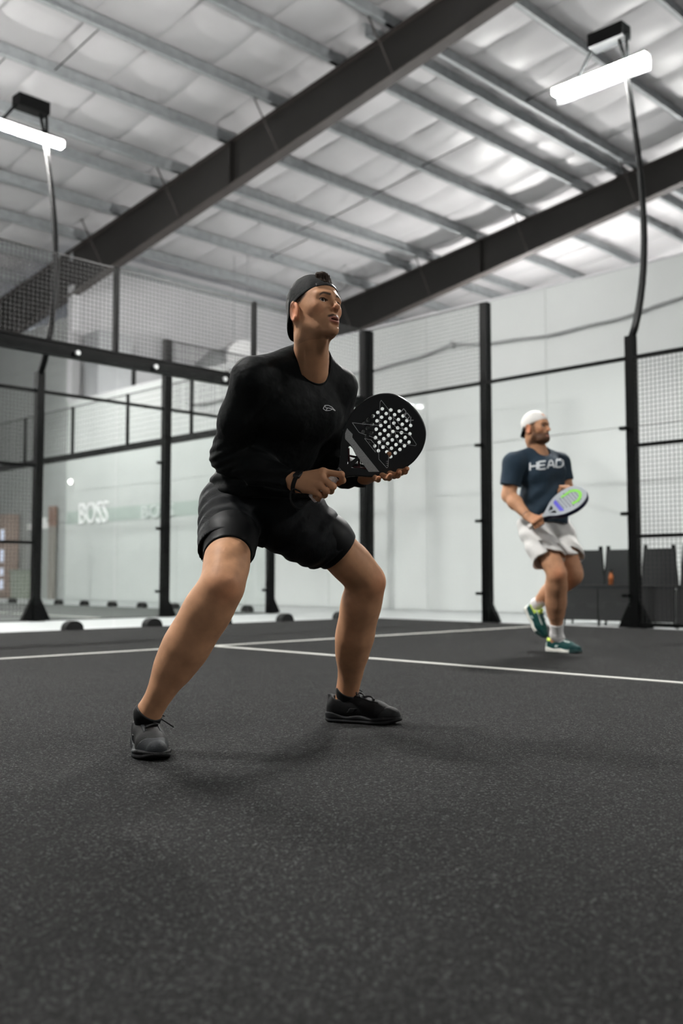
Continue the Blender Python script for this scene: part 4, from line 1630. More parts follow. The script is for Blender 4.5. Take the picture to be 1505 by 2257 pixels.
def shorts1(P_):
    d = el(P_, pel + V3(0, 0, -0.01), (0.182, 0.14, 0.13), RH)
    a1 = chain(P_, [J['hipR'] + V3(0, 0, 0.01), J['hipR'] + (J['kneeR'] - J['hipR']) * 0.62], [0.108, 0.092], 0.02)
    a2 = chain(P_, [J['hipL'] + V3(0, 0, 0.01), J['hipL'] + (J['kneeL'] - J['hipL']) * 0.62 + V3(0, 0, -0.012)], [0.108, 0.100], 0.02)
    # hem planes; hollow legs
    n1, n2 = uR + V3(0.05, 0, 0.0), uL + V3(0.0, 0, -0.25)
    i1 = rc(P_, hR - uR * 0.02, hR + uR * 0.25, 0.0875, 0.0875)
    i2 = rc(P_, hL - uL * 0.02, hL + uL * 0.25, 0.093, 0.093)
    a1 = smax(smax(a1, pl(P_, hR + uR * 0.028, n1), 0.003), -i1, 0.003)
    a2 = smax(smax(a2, pl(P_, hL + uL * 0.022, n2), 0.003), -i2, 0.003)
    d = smin(smin(d, a1, 0.03), a2, 0.03)
    sl = smax(rc(P_, U(588, 1148, 3.42), U(684, 1192, 3.47), 0.088, 0.092), pl(P_, hL + uL * 0.022, n2), 0.003)
    d = smin(d, smax(sl, -i2, 0.003), 0.02)
    # creases
    t1 = (P_ - J['hipR']) @ uR
    t2 = (P_ - J['hipL']) @ uL
    d = d + 0.0035 * np.sin(t1 * 120 + 3 * wob(P_, 11.0, 6.0)) * np.exp(-((t1 - 0.09) / 0.09) ** 2) * ((P_ - pel) @ rH > 0)
    d = d + 0.0035 * np.sin(t2 * 100 + 3 * wob(P_, 10.0, 8.0)) * np.exp(-((t2 - 0.10) / 0.10) ** 2) * ((P_ - pel) @ rH <= 0)
    return d + 0.002 * wob(P_, 26.0, 12.0)


M_TIGHTS = mat('black_tights', (0.0035, 0.004, 0.0045), 0.55, spec=0.25)
M_SHORTS = knit_material('charcoal_ribbed_shorts', (0.0075, 0.0088, 0.010), 'diag', 0.6, 0.30, 150, 0.25)
lo, hi = bb([J['hipR'], J['hipL'], J['kneeR'], J['kneeL'], pel], 0.13)
lo = np.minimum(lo, pel - V3(0.22, 0.2, 0.1))
v, q = surf(shorts1, lo, hi, 0.0042)
shorts = np_mesh('shorts', v, q, M_SHORTS, person1, origin=ORG1)
shorts['_org'] = tuple(ORG1)
v, q = surf(tights1, lo, hi, 0.0042)
np_mesh('tights', v, q, M_TIGHTS, person1, origin=ORG1)

# ---- shoes and socks
SC1 = dict(upper=(0.008, 0.0078, 0.0078), toe=(0.022, 0.025, 0.028), stripe=(0.022, 0.025, 0.027), collar=(0.003, 0.003, 0.0035), sole=(0.017, 0.020, 0.022),
           toe_sole=(0.005, 0.005, 0.0055), tread=(0.01, 0.01, 0.01), lace=M_LACE_BLACK)
SC1L = dict(SC1, upper=(0.0035, 0.0035, 0.004), toe=(0.011, 0.012, 0.013), stripe=(0.006, 0.0065, 0.007), sole=(0.010, 0.011, 0.012))  # left shoe of the pair: shade put into the colours as darker copies
shoe_parts(person1, (FOOT_R[0][0], FOOT_R[0][1], 0.001), FOOT_R[1], (0, 0, 1), SC1, L=0.305)
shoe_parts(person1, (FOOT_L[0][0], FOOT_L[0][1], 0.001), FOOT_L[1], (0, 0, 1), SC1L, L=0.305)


def socks1(P_):
    d = None
    for ak, kn, (h, f) in ((J['ankR'], J['kneeR'], FOOT_R), (J['ankL'], J['kneeL'], FOOT_L)):
        hp = V3(h[0], h[1], 0.05) + f * 0.06
        top = ak + (kn - ak) * 0.03
        e = smin(rc(P_, top, ak, 0.042, 0.041), rc(P_, ak, hp + f * 0.03, 0.040, 0.034), 0.02)
        e = smax(e, pl(P_, top + f * 0.0, kn - ak + f * 0.10), 0.004)
        d = e if d is None else np.minimum(d, e)
    return d


for ak in ('ankR', 'ankL'):
    lo, hi = bb([J[ak]], 0.09)
    lo[2] = 0.0
    v, q = surf(socks1, lo, hi, 0.003)
    np_mesh('sock', v, q, M_TIGHTS, person1, origin=ORG1)

# ---- band with a small module on the right wrist
wd = nrm(J['wrR'] - J['elR'])
wc = J['wrR'] + wd * 0.002


def bandf(P_):
    t = (P_ - wc) @ wd
    rr = handR(P_)
    return smax(np.abs(rr - 0.0016) - 0.0018, np.abs(t) - 0.0075, 0.002)


def modulef(P_):
    Q = (P_ - modc) @ np.stack([wd, nrm(np.cross(modn, wd)), modn], 1)
    return smax(smax(np.abs(Q[:, 0]) - 0.012, np.abs(Q[:, 1]) - 0.017, 0.006), np.abs(Q[:, 2]) - 0.0055, 0.003)


modn = nrm(V3(-0.1, -0.55, 0.85) - wd * (V3(-0.1, -0.55, 0.85) @ wd))
modc = wc + modn * 0.030
lo, hi = bb([wc], 0.06)
v, q = surf(bandf, lo, hi, 0.0016)
band = np_mesh('wristband', v, q, M_BLACK2, person1, origin=ORG1)
band['_org'] = tuple(ORG1)
v, q = surf(modulef, lo, hi, 0.0016)
np_mesh('module', v, q, M_STRAP, band, origin=ORG1)


# ---- printed marks: thin plates laid on a surface found by looking along the photograph's rays
def decal(polys, fn, name, material, parent, org, lift=0.0015, sub=3):
    m_ = MB()
    for poly in polys:
        n = len(poly)
        top = []
        for (x, y) in poly:
            p = hit(fn, x, y)
            r = nrm(p - V3(0, 0, CAM_H))
            top.append(p - r * lift)
        r = nrm(np.mean(top, 0) - V3(0, 0, CAM_H))
        v_ = [tuple(p) for p in top] + [tuple(p + r * lift * 1.5) for p in top]
        f_ = [tuple(range(n))] + [(i, n + i, n + (i + 1) % n, (i + 1) % n) for i in range(n)]
        m_.add(v_, f_)
    return m_.build(name, material, parent, off=tuple(org))


M_PRINT = mat('silver_print', (0.62, 0.63, 0.64), 0.45)


def stroke(pts, w):
    out = []
    for i in range(len(pts) - 1):
        (x0, y0), (x1, y1) = pts[i], pts[i + 1]
        dx, dy = x1 - x0, y1 - y0
        l = math.hypot(dx, dy)
        nx, ny = -dy / l * w / 2, dx / l * w / 2
        out.append([(x0 + nx, y0 + ny), (x1 + nx, y1 + ny), (x1 - nx, y1 - ny), (x0 - nx, y0 - ny)])
    return out


logo = stroke([(712, 901), (716, 893.5), (724, 893.5), (731, 897), (739, 905.5)], 1.6) + stroke([(739, 905.5), (730, 900.5), (722, 899), (718, 905), (712, 901)], 1.5) + stroke([(718, 905), (727, 904.5), (732, 902)], 1.4) + stroke([(716, 894), (718, 899), (722, 899)], 1.2)
decal(logo, shirt1, 'chest_logo', M_PRINT, shirt, ORG1)


def shorts_or_shirt(P_):
    return np.minimum(shorts1(P_), shirt1(P_))


decal(stroke([(646, 1084), (652, 1080), (660, 1079), (655, 1084), (647, 1087)], 1.8) + stroke([(655, 1084), (661, 1086)], 1.5), shorts_or_shirt, 'shorts_logo', M_PRINT, shorts, ORG1)


# ================================================================== the black racket
racket = bpy.data.objects.new('padel_racket', None)
racket.location = RE
COL.objects.link(racket)
racket['_org'] = tuple(RE)
tag(racket, 'black padel racket with star outline and silver band held by the crouching person', 'racket')
RMAT = Matrix(((RL[0], RA[0], RN[0], 0), (RL[1], RA[1], RN[1], 0), (RL[2], RA[2], RN[2], 0), (0, 0, 0, 1)))
racket.rotation_euler = RMAT.to_euler()
racket.scale = (RS, RS, RS)


def curve_plate(name, outlines, depth, bevel, material, parent, z=0.0, res=2):
    """flat plate with holes: the first outline is filled, the others cut out"""
    cu = bpy.data.curves.new(name, 'CURVE')
    cu.dimensions = '2D'
    cu.fill_mode = 'BOTH'
    cu.extrude = depth / 2 - bevel
    cu.bevel_depth = bevel
    cu.bevel_resolution = res
    cu.offset = -bevel
    for o_ in outlines:
        s_ = cu.splines.new('POLY')
        s_.points.add(len(o_) - 1)
        for p_, (x, y) in zip(s_.points, o_):
            p_.co = (x, y, 0, 1)
        s_.use_cyclic_u = True
    tmp = bpy.data.objects.new(name, cu)
    COL.objects.link(tmp)
    dg = bpy.context.evaluated_depsgraph_get()
    me = bpy.data.meshes.new_from_object(tmp.evaluated_get(dg))
    bpy.data.objects.remove(tmp)
    me.name = name
    me.materials.clear()
    me.materials.append(material)
    o = bpy.data.objects.new(name, me)
    o.location = (0, 0, z)
    o.parent = parent
    COL.objects.link(o)
    return o


def racket_outline(n=56):
    half = [(0.0175, 0.118), (0.020, 0.132), (0.030, 0.150), (0.049, 0.172), (0.072, 0.194), (0.094, 0.220), (0.113, 0.252), (0.1255, 0.288), (0.130, 0.325),
            (0.1285, 0.352), (0.120, 0.384), (0.104, 0.412), (0.082, 0.434), (0.054, 0.448), (0.026, 0.4545), (0.0, 0.456)]
    # Catmull-Rom through the half profile
    pts = []
    P0 = [(2 * half[0][0] - half[1][0], 2 * half[0][1] - half[1][1])] + half + [(-half[-2][0], half[-2][1])]
    for i in range(1, len(P0) - 2):
        for t in np.linspace(0, 1, 4, endpoint=False):
            a_, b_, c_, d_ = [np.array(P0[i + k]) for k in (-1, 0, 1, 2)]
            pts.append(tuple(0.5 * ((2 * b_) + (-a_ + c_) * t + (2 * a_ - 5 * b_ + 4 * c_ - d_) * t * t + (-a_ + 3 * b_ - 3 * c_ + d_) * t ** 3)))
    pts.append(half[-1])
    return pts + [(-x, y) for (x, y) in pts[:-1][::-1]]


M_RFACE = mat('black_carbon_face', (0.0045, 0.005, 0.006), 0.36, noise=0.25, nscale=60)
M_RRIM = mat('black_gloss_rim', (0.010, 0.011, 0.013), 0.2)
M_GRIP = mat('white_grip_tape', (0.8, 0.78, 0.76), 0.7, bump=0.4, bscale=200)
M_SILVER = mat('brushed_silver_band', (0.46, 0.47, 0.47), 0.5, 0.0, noise=0.25, nscale=320)
M_RED = mat('dark_red_strut', (0.055, 0.012, 0.015), 0.3)
out_ = racket_outline()
# lattice of holes, measured on the photograph's face
zm = lambda x, y: (620 + x / 4.56, 850 + y / 4.56)
holes_px = []
base = np.array((1007.0, 316.0))
e1, e2 = np.array((85.0, 11.6)), np.array((-46.5, 36.5))
for i in range(-9, 10):
    for j in range(-9, 14):
        p = base + e1 * i + e2 * j
        holes_px.append(p)
H_list = []
for p in holes_px:
    x, y = rk_px(*zm(*p))
    if ((x / 0.090) ** 2 + ((y - 0.336) / 0.090) ** 2) < 1.0 and y > 0.262 + 0.25 * abs(x):
        H_list.append((x, y))
circ = lambda x, y, r, n=12: [(x + r * math.cos(2 * math.pi * k / n), y + r * math.sin(2 * math.pi * k / n)) for k in range(n)]
throat = [[(-0.008, 0.168), (-0.030, 0.190), (-0.052, 0.207), (-0.046, 0.214), (-0.020, 0.214), (-0.006, 0.205)],
          [(0.008, 0.168), (0.030, 0.190), (0.052, 0.207), (0.046, 0.214), (0.020, 0.214), (0.006, 0.205)],
          [(0.0, 0.150), (-0.006, 0.156), (0.0, 0.162), (0.006, 0.156)]]
face = curve_plate('face', [out_] + [circ(x, y, 0.0060) for (x, y) in H_list] + throat[:2], 0.036, 0.003, M_RFACE, racket)
# rim: a slim band round the edge
m = MB()
ring = [(x, y) for (x, y) in out_]
n = len(ring)
cx, cy = 0.0, 0.32
prof = [(0.0008, -0.0150), (0.0022, -0.010), (0.0026, 0.0), (0.0022, 0.010), (0.0008, 0.0150)]
vv, ff = [], []
for i, (x, y) in enumerate(ring):
    x0, y0 = ring[i - 1]
    x1, y1 = ring[(i + 1) % n]
    tx, ty = x1 - x0, y1 - y0
    l = math.hypot(tx, ty)
    nx, ny = ty / l, -tx / l
    if nx * (x - cx) + ny * (y - cy) < 0:
        nx, ny = -nx, -ny
    for (o_, z_) in prof:
        vv.append((x + nx * o_, y + ny * o_, z_))
k_ = len(prof)
for i in range(n):
    if abs(ring[i][1] - 0.118) < 1e-6 and abs(ring[(i + 1) % n][1] - 0.118) < 1e-6:
        continue
    for j in range(k_ - 1):
        ff.append((i * k_ + j, ((i + 1) % n) * k_ + j, ((i + 1) % n) * k_ + j + 1, i * k_ + j + 1))
m.add(vv, ff)
m.build('rim', M_RRIM, racket, smooth=True)
# handle: octagonal grip with wrapped tape, collar, butt
pts = [(0, 0.012 + 0.0045 * i, 0) for i in range(23)]
MB().tube(pts, [0.0158 + (0.0008 if i % 2 else 0.0) for i in range(23)], 14).build('grip', M_GRIP, racket, smooth=True)
MB().tube([(0, -0.002, 0), (0, 0.004, 0), (0, 0.013, 0)], [0.016, 0.0188, 0.0178], 14).build('butt_cap', M_GRIP, racket, smooth=True)
collar = MB().tube([(0, 0.108, 0), (0, 0.112, 0), (0, 0.132, 0), (0, 0.140, 0)], [0.0172, 0.0186, 0.0205, 0.018], 16).build('collar', M_BLACK2, racket, smooth=True)
MB().tube([(0, 0.1075, 0), (0, 0.110, 0)], [0.0182, 0.0186], 16).build('collar_ring', M_WHITE, collar, smooth=True)
# dark red ribs in the throat
for pts_ in ([(-0.030, 0.186, 0.0), (0.0, 0.209, 0.0)], [(0.030, 0.186, 0.0), (0.0, 0.209, 0.0)], [(-0.046, 0.205, 0.012), (-0.012, 0.176, 0.012)], [(0.046, 0.205, 0.012), (0.012, 0.176, 0.012)]):
    MB().tube(pts_, 0.0036, 8).build('strut', M_RED, racket, smooth=True)


def face_poly(polys_px, name, material, z=0.0184, h=0.0006, parent=racket):
    m_ = MB()
    for poly in polys_px:
        pts_ = [rk_px(*zm(x, y)) for (x, y) in poly]
        n_ = len(pts_)
        v_ = [(x, y, z + h) for (x, y) in pts_] + [(x, y, z - h) for (x, y) in pts_]
        m_.add(v_, [tuple(range(n_)), tuple(range(2 * n_ - 1, n_ - 1, -1))] + [(i, n_ + i, n_ + (i + 1) % n_, (i + 1) % n_) for i in range(n_)])
    return m_.build(name, material, parent)


face_poly([[(660, 428), (716, 488), (712, 520), (640, 535), (640, 480)], [(640, 535), (712, 520), (780, 610), (750, 705), (700, 600)], [(780, 610), (985, 866), (878, 866), (760, 705), (750, 700)]], 'silver_band', M_SILVER)
star = []
for path in ([(1003, 146), (1078, 240), (1105, 470), (1100, 512), (1060, 525), (1036, 565), (880, 505)], [(1003, 146), (992, 165), (982, 400), (820, 385), (712, 372), (780, 470), (850, 495)],
             [(1125, 310), (1232, 442), (1140, 408), (1122, 310)], [(1140, 455), (1200, 470), (1290, 490), (1358, 592), (1345, 605), (1180, 575), (1160, 540), (1140, 455)],
             [(975, 590), (980, 740), (1060, 828), (1072, 815), (1082, 640), (1045, 605), (975, 590)], [(835, 530), (945, 670), (935, 585), (900, 545), (835, 530)],
             [(985, 345), (1005, 355)], [(985, 370), (1008, 378)], [(1055, 800), (1070, 800)], [(1053, 780), (1072, 780)], [(1053, 760), (1074, 760)]):
    star += stroke(path, 4.5)
face_poly(star, 'star_outline', M_PRINT, z=0.0183, h=0.0005)


def text_mesh(name, body, size, material, parent, M4, extrude=0.0004, width=1.0, shear=0.0, offset=0.0):
    cu = bpy.data.curves.new(name, 'FONT')
    cu.body = body
    cu.size = size
    cu.extrude = extrude
    cu.shear = shear
    cu.offset = offset
    cu.align_x, cu.align_y = 'CENTER', 'CENTER'
    cu.resolution_u = 3
    tmp = bpy.data.objects.new(name, cu)
    COL.objects.link(tmp)
    dg = bpy.context.evaluated_depsgraph_get()
    me = bpy.data.meshes.new_from_object(tmp.evaluated_get(dg))
    bpy.data.objects.remove(tmp)
    me.name = name
    me.transform(Matrix.Diagonal((width, 1, 1, 1)))
    me.transform(M4)
    me.materials.clear()
    me.materials.append(material)
    o = bpy.data.objects.new(name, me)
    o.parent = parent
    COL.objects.link(o)
    return o


# NOX built from strokes: n, o, x between the two corners read on the photograph
def letters_on(quad, glyphs, w):
    """quad: top-left, top-right, bottom-right, bottom-left in zoomed picture units; glyph strokes in 0..1"""
    tl_, tr_, br_, bl_ = [np.array(p, float) for p in quad]
    out = []
    n_ = len(glyphs)
    for gi, g in enumerate(glyphs):
        for path in g:
            pp = []
            for (x, y) in path:
                u_ = (gi + 0.10 + 0.80 * x) / n_
                top_, bot_ = tl_ + (tr_ - tl_) * u_, bl_ + (br_ - bl_) * u_
                pp.append(tuple(top_ + (bot_ - top_) * y))
            out += stroke(pp, w)
    return out


NOX = [[[(0, 1), (0, 0.1), (0.85, 0.1), (1, 0.25), (1, 1)]], [[(0, 0.1), (1, 0.1), (1, 0.9), (0, 0.9), (0, 0.1)]], [[(0, 0), (1, 1)], [(0, 1), (1, 0)]]]
face_poly(letters_on([(1228, 222), (1332, 352), (1300, 388), (1196, 262)], NOX, 9.0), 'lettering', M_PRINT, z=0.0184)
face_poly(letters_on([(580, 822), (620, 866), (608, 877), (568, 834)], NOX, 2.6), 'collar_lettering', M_WHITE, z=0.0212, parent=collar)
# wrist cord hanging from the butt
cord = [U(676, 1092, 3.195), U(664, 1085, 3.155), U(646, 1078, 3.135), U(640, 1092, 3.130), U(645, 1112, 3.130), U(662, 1121, 3.135), U(675, 1108, 3.155), U(686, 1097, 3.195)]
MI = np.stack([RL, RA, RN], 1)
cl = [tuple(((p - RE) @ MI) / RS) for p in cord]
cs = []
for i in range(len(cl) - 1):
    p0, p1, p2_, p3_ = [np.array(cl[min(max(i + k, 0), len(cl) - 1)]) for k in (-1, 0, 1, 2)]
    for t in np.linspace(0, 1, 5, endpoint=False):
        cs.append(tuple(0.5 * ((2 * p1) + (-p0 + p2_) * t + (2 * p0 - 5 * p1 + 4 * p2_ - p3_) * t * t + (-p0 + 3 * p1 - 3 * p2_ + p3_) * t ** 3)))
MB().tube(cs, 0.0032, 6).build('wrist_cord', M_BLACK2, racket, smooth=True)


# ================================================================== the player in the navy tee
SKIN2 = (0.55, 0.285, 0.16)
K = {k: U(*v) for k, v in dict(
    hipR=(1173, 1160, 7.30), hipL=(1226, 1163, 7.44), kneeR=(1229, 1266, 7.08), kneeL=(1264, 1272, 7.26),
    ankR=(1226, 1398, 7.36), ankL=(1183, 1331, 7.58), neck=(1187, 998, 7.32), shR=(1132, 1022, 7.22), shL=(1233, 1022, 7.45),
    elR=(1121, 1092, 7.22), wrR=(1163, 1138, 7.05), elL=(1249, 1078, 7.42), wrL=(1240, 1092, 7.22), head=(1181, 942, 7.28)).items()}
pel2 = (K['hipR'] + K['hipL']) / 2 + V3(0, 0, 0.02)
ORG2 = V3(U(1225, 1437, 7.33)[0], 7.33, 0.0)
spine2 = K['neck'] - pel2
s2 = nrm(spine2)
r2 = nrm(K['shR'] - K['shL'])
r2 = nrm(r2 - s2 * (r2 @ s2))
f2 = np.cross(s2, r2)
if f2[1] > 0:
    f2 = -f2
R2 = np.stack([r2, f2, s2], 1)


def torso2(P_, i=0.0):
    d = el(P_, pel2, (0.175, 0.130, 0.13), R2)
    d = smin(d, el(P_, pel2 + spine2 * 0.34 + f2 * 0.020, (0.165, 0.128, 0.17), R2), 0.06)
    d = smin(d, el(P_, pel2 + spine2 * 0.68 + f2 * 0.010, (0.182, 0.128, 0.17), R2), 0.06)
    d = smin(d, el(P_, pel2 + spine2 * 0.72 + f2 * 0.08 + r2 * 0.07, (0.08, 0.05, 0.065), R2), 0.05)
    d = smin(d, el(P_, pel2 + spine2 * 0.72 + f2 * 0.08 - r2 * 0.07, (0.08, 0.05, 0.065), R2), 0.05)
    for s_, sg in ((K['shR'], 1), (K['shL'], -1)):
        d = smin(d, rc(P_, K['neck'] + r2 * sg * 0.03 - f2 * 0.01 - s2 * 0.005, s_ + s2 * 0.02, 0.055, 0.052), 0.05)
        d = smin(d, sp(P_, s_, 0.070), 0.04)
    return d - i


def arms2(P_, i=0.0):
    d = chain(P_, [K['shR'], K['shR'] * 0.5 + K['elR'] * 0.5, K['elR'], K['elR'] * 0.65 + K['wrR'] * 0.35, K['wrR']], [0.066, 0.060, 0.048, 0.049, 0.031], 0.03)
    e = chain(P_, [K['shL'], K['shL'] * 0.5 + K['elL'] * 0.5, K['elL'], K['elL'] * 0.65 + K['wrL'] * 0.35, K['wrL']], [0.064, 0.058, 0.046, 0.047, 0.031], 0.03)
    return np.minimum(d, e) - i


H2R = axes(nrm(V3(math.sin(math.radians(47)), -math.cos(math.radians(47)), 0.02)))
HO2 = K['head']
HS2 = 0.98


def toHead2(P_):
    return (P_ - HO2) @ H2R / HS2


_n2 = toHead2(K['neck'][None])[0]
H2 = dict(skin=SKIN2, hair=(0.06, 0.03, 0.018), lip=(0.30, 0.12, 0.09), moustache=0.9, stubble=0.0, open=0.002, beard=(0.036, 0.015, 0.008),
          neck=[V3(-0.030, 0, -0.03), V3(-0.020, 0, -0.085), _n2 - V3(0, 0, 0.03)], neck_r=[0.062, 0.062, 0.070])


def head2(P_):
    return head_sdf(toHead2(P_), H2) * HS2


# racket of the second player: face tilted, seen at a slant
Q_E, Q_T = U(1164, 1163, 7.02), U(1290, 1082, 6.95)
QA = nrm(Q_T - Q_E)
QS = np.linalg.norm(Q_T - Q_E) / 0.455
_w = nrm(V3(0.35, -0.72, -0.30))
QL = nrm(_w - QA * (_w @ QA))
QN = np.cross(QL, QA)
if QN[2] < 0:
    QN = -QN
# hands
hc = Q_E + QA * 0.075 * QS


def grip_joints(c, ax, nout, toward, r=0.024):
    """four fingers closed round a handle at c with axis ax; nout: side of the palm's back, toward: side the knuckles point to"""
    ax, nout, toward = nrm(ax), nrm(nout), nrm(toward)
    mc, fs_ = [], []
    for i in range(4):
        o_ = c + ax * (0.033 - 0.022 * i)
        mc.append(o_ + nout * (r + 0.006) - toward * 0.004)
        fs_.append([o_ + nout * r * 0.75 + toward * (r + 0.010), o_ - nout * r * 0.55 + toward * (r + 0.002), o_ - nout * (r * 0.9) - toward * 0.006])
    return mc, fs_


m2R, f2R = grip_joints(hc, QA, V3(-0.25, -0.95, 0.15), V3(0.3, -0.1, -0.9))
t2R = [K['wrR'] + QA * 0.02, hc + QA * 0.01 + V3(0, 0.03, 0.02), hc + QA * 0.045 + V3(0, 0.022, 0.02), hc + QA * 0.07 + V3(0, 0.010, 0.022)]
tipL = Q_E + QA * 0.33 * QS - QL * 0.12 * QS
m2L, f2L = [], []
for i in range(4):
    b_ = K['wrL'] + V3(-0.008 + 0.018 * (i - 1.5), -0.06, 0.035)
    m2L.append(b_)
    f2L.append([b_ + V3(0.0, -0.025, 0.022), b_ + V3(0.002, -0.045, 0.020), b_ + V3(0.004, -0.058, 0.008)])
t2L = [K['wrL'], K['wrL'] + V3(-0.03, -0.03, 0.02), K['wrL'] + V3(-0.035, -0.06, 0.03), K['wrL'] + V3(-0.03, -0.08, 0.032)]
F2R = (U(1203, 1434, 7.46)[:2], nrm(V3(0.72, -0.69, 0)))
F2L_heel = U(1157, 1338, 7.66)
F2L_dir = nrm(V3(0.40, -0.42, -0.80))


_b_head = local(head2, HO2 + (K['neck'] - HO2) * 0.3, 0.19, 0.24)
_b_hr = local(lambda P_: hand_sdf(P_, K['wrR'], m2R, f2R, t2R, V3(0.25, 0.95, 0), K['elR'] * 0.4 + K['wrR'] * 0.6, s=1.0), hc * 0.5 + K['wrR'] * 0.5, 0.17, 0.22)
_b_hl = local(lambda P_: hand_sdf(P_, K['wrL'], m2L, f2L, t2L, V3(0, -0.3, -1), K['elL'] * 0.4 + K['wrL'] * 0.6, s=1.0), K['wrL'] + V3(0, -0.04, 0.02), 0.17, 0.22)
_b_lr = local(lambda P_: leg_sdf(P_, K['hipR'], K['kneeR'], K['ankR'], 1.10), K['kneeR'] * 0.5 + (K['hipR'] + K['ankR']) * 0.25, 0.52, 0.58)
_b_ll = local(lambda P_: leg_sdf(P_, K['hipL'], K['kneeL'], K['ankL'], 1.08), K['kneeL'] * 0.5 + (K['hipL'] + K['ankL']) * 0.25, 0.52, 0.58)


def body2(P_):
    d = np.minimum(_b_lr(P_), _b_ll(P_))
    d = smin(d, torso2(P_, -0.014), 0.03)
    d = smin(d, arms2(P_), 0.02)
    d = smin(d, rc(P_, K['neck'] - s2 * 0.05, K['neck'] + s2 * 0.03, 0.064, 0.058), 0.03)
    d = smin(d, _b_head(P_), 0.01)
    d = smin(d, _b_hr(P_), 0.008)
    d = smin(d, _b_hl(P_), 0.008)
    hp = V3(F2R[0][0], F2R[0][1], 0.045) + F2R[1] * 0.06
    d = smin(d, rc(P_, K['ankR'], hp, 0.034, 0.028), 0.02)
    return d


lo, hi = bb([K[k] for k in K], 0.19)
lo[2] = 0.0
v, q = surf(body2, lo, hi, 0.0052)
Qh = toHead2(v)
c = limb_colors(v, SKIN2, [(K['kneeR'] + V3(0, -0.05, 0), 0.05, 0.5), (hc, 0.05, 0.35)])
hm = (np.abs(Qh[:, 0]) < 0.16) & (np.abs(Qh[:, 1]) < 0.11) & (Qh[:, 2] > -0.14)
c[hm] = head_color(Qh[hm], H2)
person2 = np_mesh('person', v, q, M_SKIN, None, c, origin=ORG2)
person2['_org'] = tuple(ORG2)
tag(person2, 'person in navy tee, white cap and white shorts stepping forward by the side fence', 'person')
for sg in (-1, 1):
    eye_mesh('eye', (0.0715, 0.0315 * sg, -0.001), V3(0.96, -0.2, 0.0), person2, H2R * HS2, HO2)


def cap2(P_):
    Q = toHead2(P_)
    d = el(Q, (-0.012, 0, 0.030), (0.107, 0.084, 0.098))
    cut = (Q - V3(0.094, 0, 0.050)) @ nrm(V3(0.36, 0, -1.0))
    d = smax(d, cut, 0.003)
    return smax(d, -el(Q, (0.088, 0, 0.090), (0.034, 0.030, 0.016)), 0.003) * HS2


def visor2(P_):
    Q = toHead2(P_)
    t = (0.004 - Q[:, 2])
    x0 = -0.098 - 0.35 * t
    cyl = np.sqrt((Q[:, 0] - (x0 + 0.085)) ** 2 + Q[:, 1] ** 2) - 0.085
    d = np.abs(cyl) - 0.003
    d = smax(d, -(t + 0.012), 0.003)
    d = smax(d, np.abs(Q[:, 1]) - 0.075 * np.sqrt(np.clip(1 - (np.maximum(t, 0) / 0.075) ** 3, 0, 1)), 0.004)
    d = smax(d, Q[:, 0] - (x0 + 0.055), 0.003)
    return smax(d, t - 0.07, 0.003) * HS2


M_CAPW = mat('white_cap_cloth', (0.74, 0.72, 0.69), 0.8, bump=0.3, bscale=90)
lo, hi = bb([HO2], 0.19)
v, q = surf(cap2, lo, hi, 0.004)
cp2 = np_mesh('cap', v, q, M_CAPW, person2, origin=ORG2)
cp2['_org'] = tuple(ORG2)
v, q = surf(visor2, lo, hi, 0.0035)
np_mesh('visor', v, q, M_BLACK2, cp2, origin=ORG2)

# tee
endR = K['shR'] + (K['elR'] - K['shR']) * 0.70
endL = K['shL'] + (K['elL'] - K['shL']) * 0.70
NK2 = K['neck'] + f2 * 0.010 + s2 * 0.008


def tee2(P_):
    d = torso2(P_, 0.006)
    d = smin(d, chain(P_, [pel2 + spine2 * 0.40, pel2 + spine2 * 0.06 + f2 * 0.01], [0.150, 0.165], 0.03), 0.05)
    a_ = smax(chain(P_, [K['shR'], K['elR']], [0.078, 0.074], 0.02), pl(P_, endR, K['elR'] - K['shR']), 0.005)
    b_ = smax(chain(P_, [K['shL'], K['elL']], [0.074, 0.070], 0.02), pl(P_, endL, K['elL'] - K['shL']), 0.005)
    d = smin(smin(d, a_, 0.03), b_, 0.03)
    # diagonal drag folds across the belly
    g_ = (P_ - pel2) @ nrm(s2 * 0.7 + r2 * 0.7)
    zz = (P_ - pel2) @ s2
    d = d + 0.007 * np.sin(g_ * 62 + 1.6 * wob(P_, 9.0, 2.0)) * np.exp(-((zz - 0.16) / 0.14) ** 2) + 0.0025 * wob(P_, 26.0, 1.0)
    hemz = pel2[2] + 0.005 - 0.10 * ((P_ - pel2) @ -r2) + 0.006 * wob(P_, 18.0, 3.0)
    d = smax(d, hemz - P_[:, 2], 0.006)
    return smax(d, -rc(P_, NK2 - s2 * 0.004 + f2 * 0.012, NK2 + s2 * 0.2, 0.066, 0.080), 0.006)


M_TEE = mat('navy_cotton', (0.017, 0.035, 0.055), 0.8, bump=0.3, bscale=30, spec=0.3)
lo, hi = bb([K['shR'], K['shL'], K['elR'], K['elL'], K['neck'], pel2], 0.16)
lo = np.minimum(lo, pel2 - V3(0.22, 0.2, 0.1))
v, q = surf(tee2, lo, hi, 0.006)
tee = np_mesh('tee_shirt', v, q, M_TEE, person2, origin=ORG2)
tee['_org'] = tuple(ORG2)

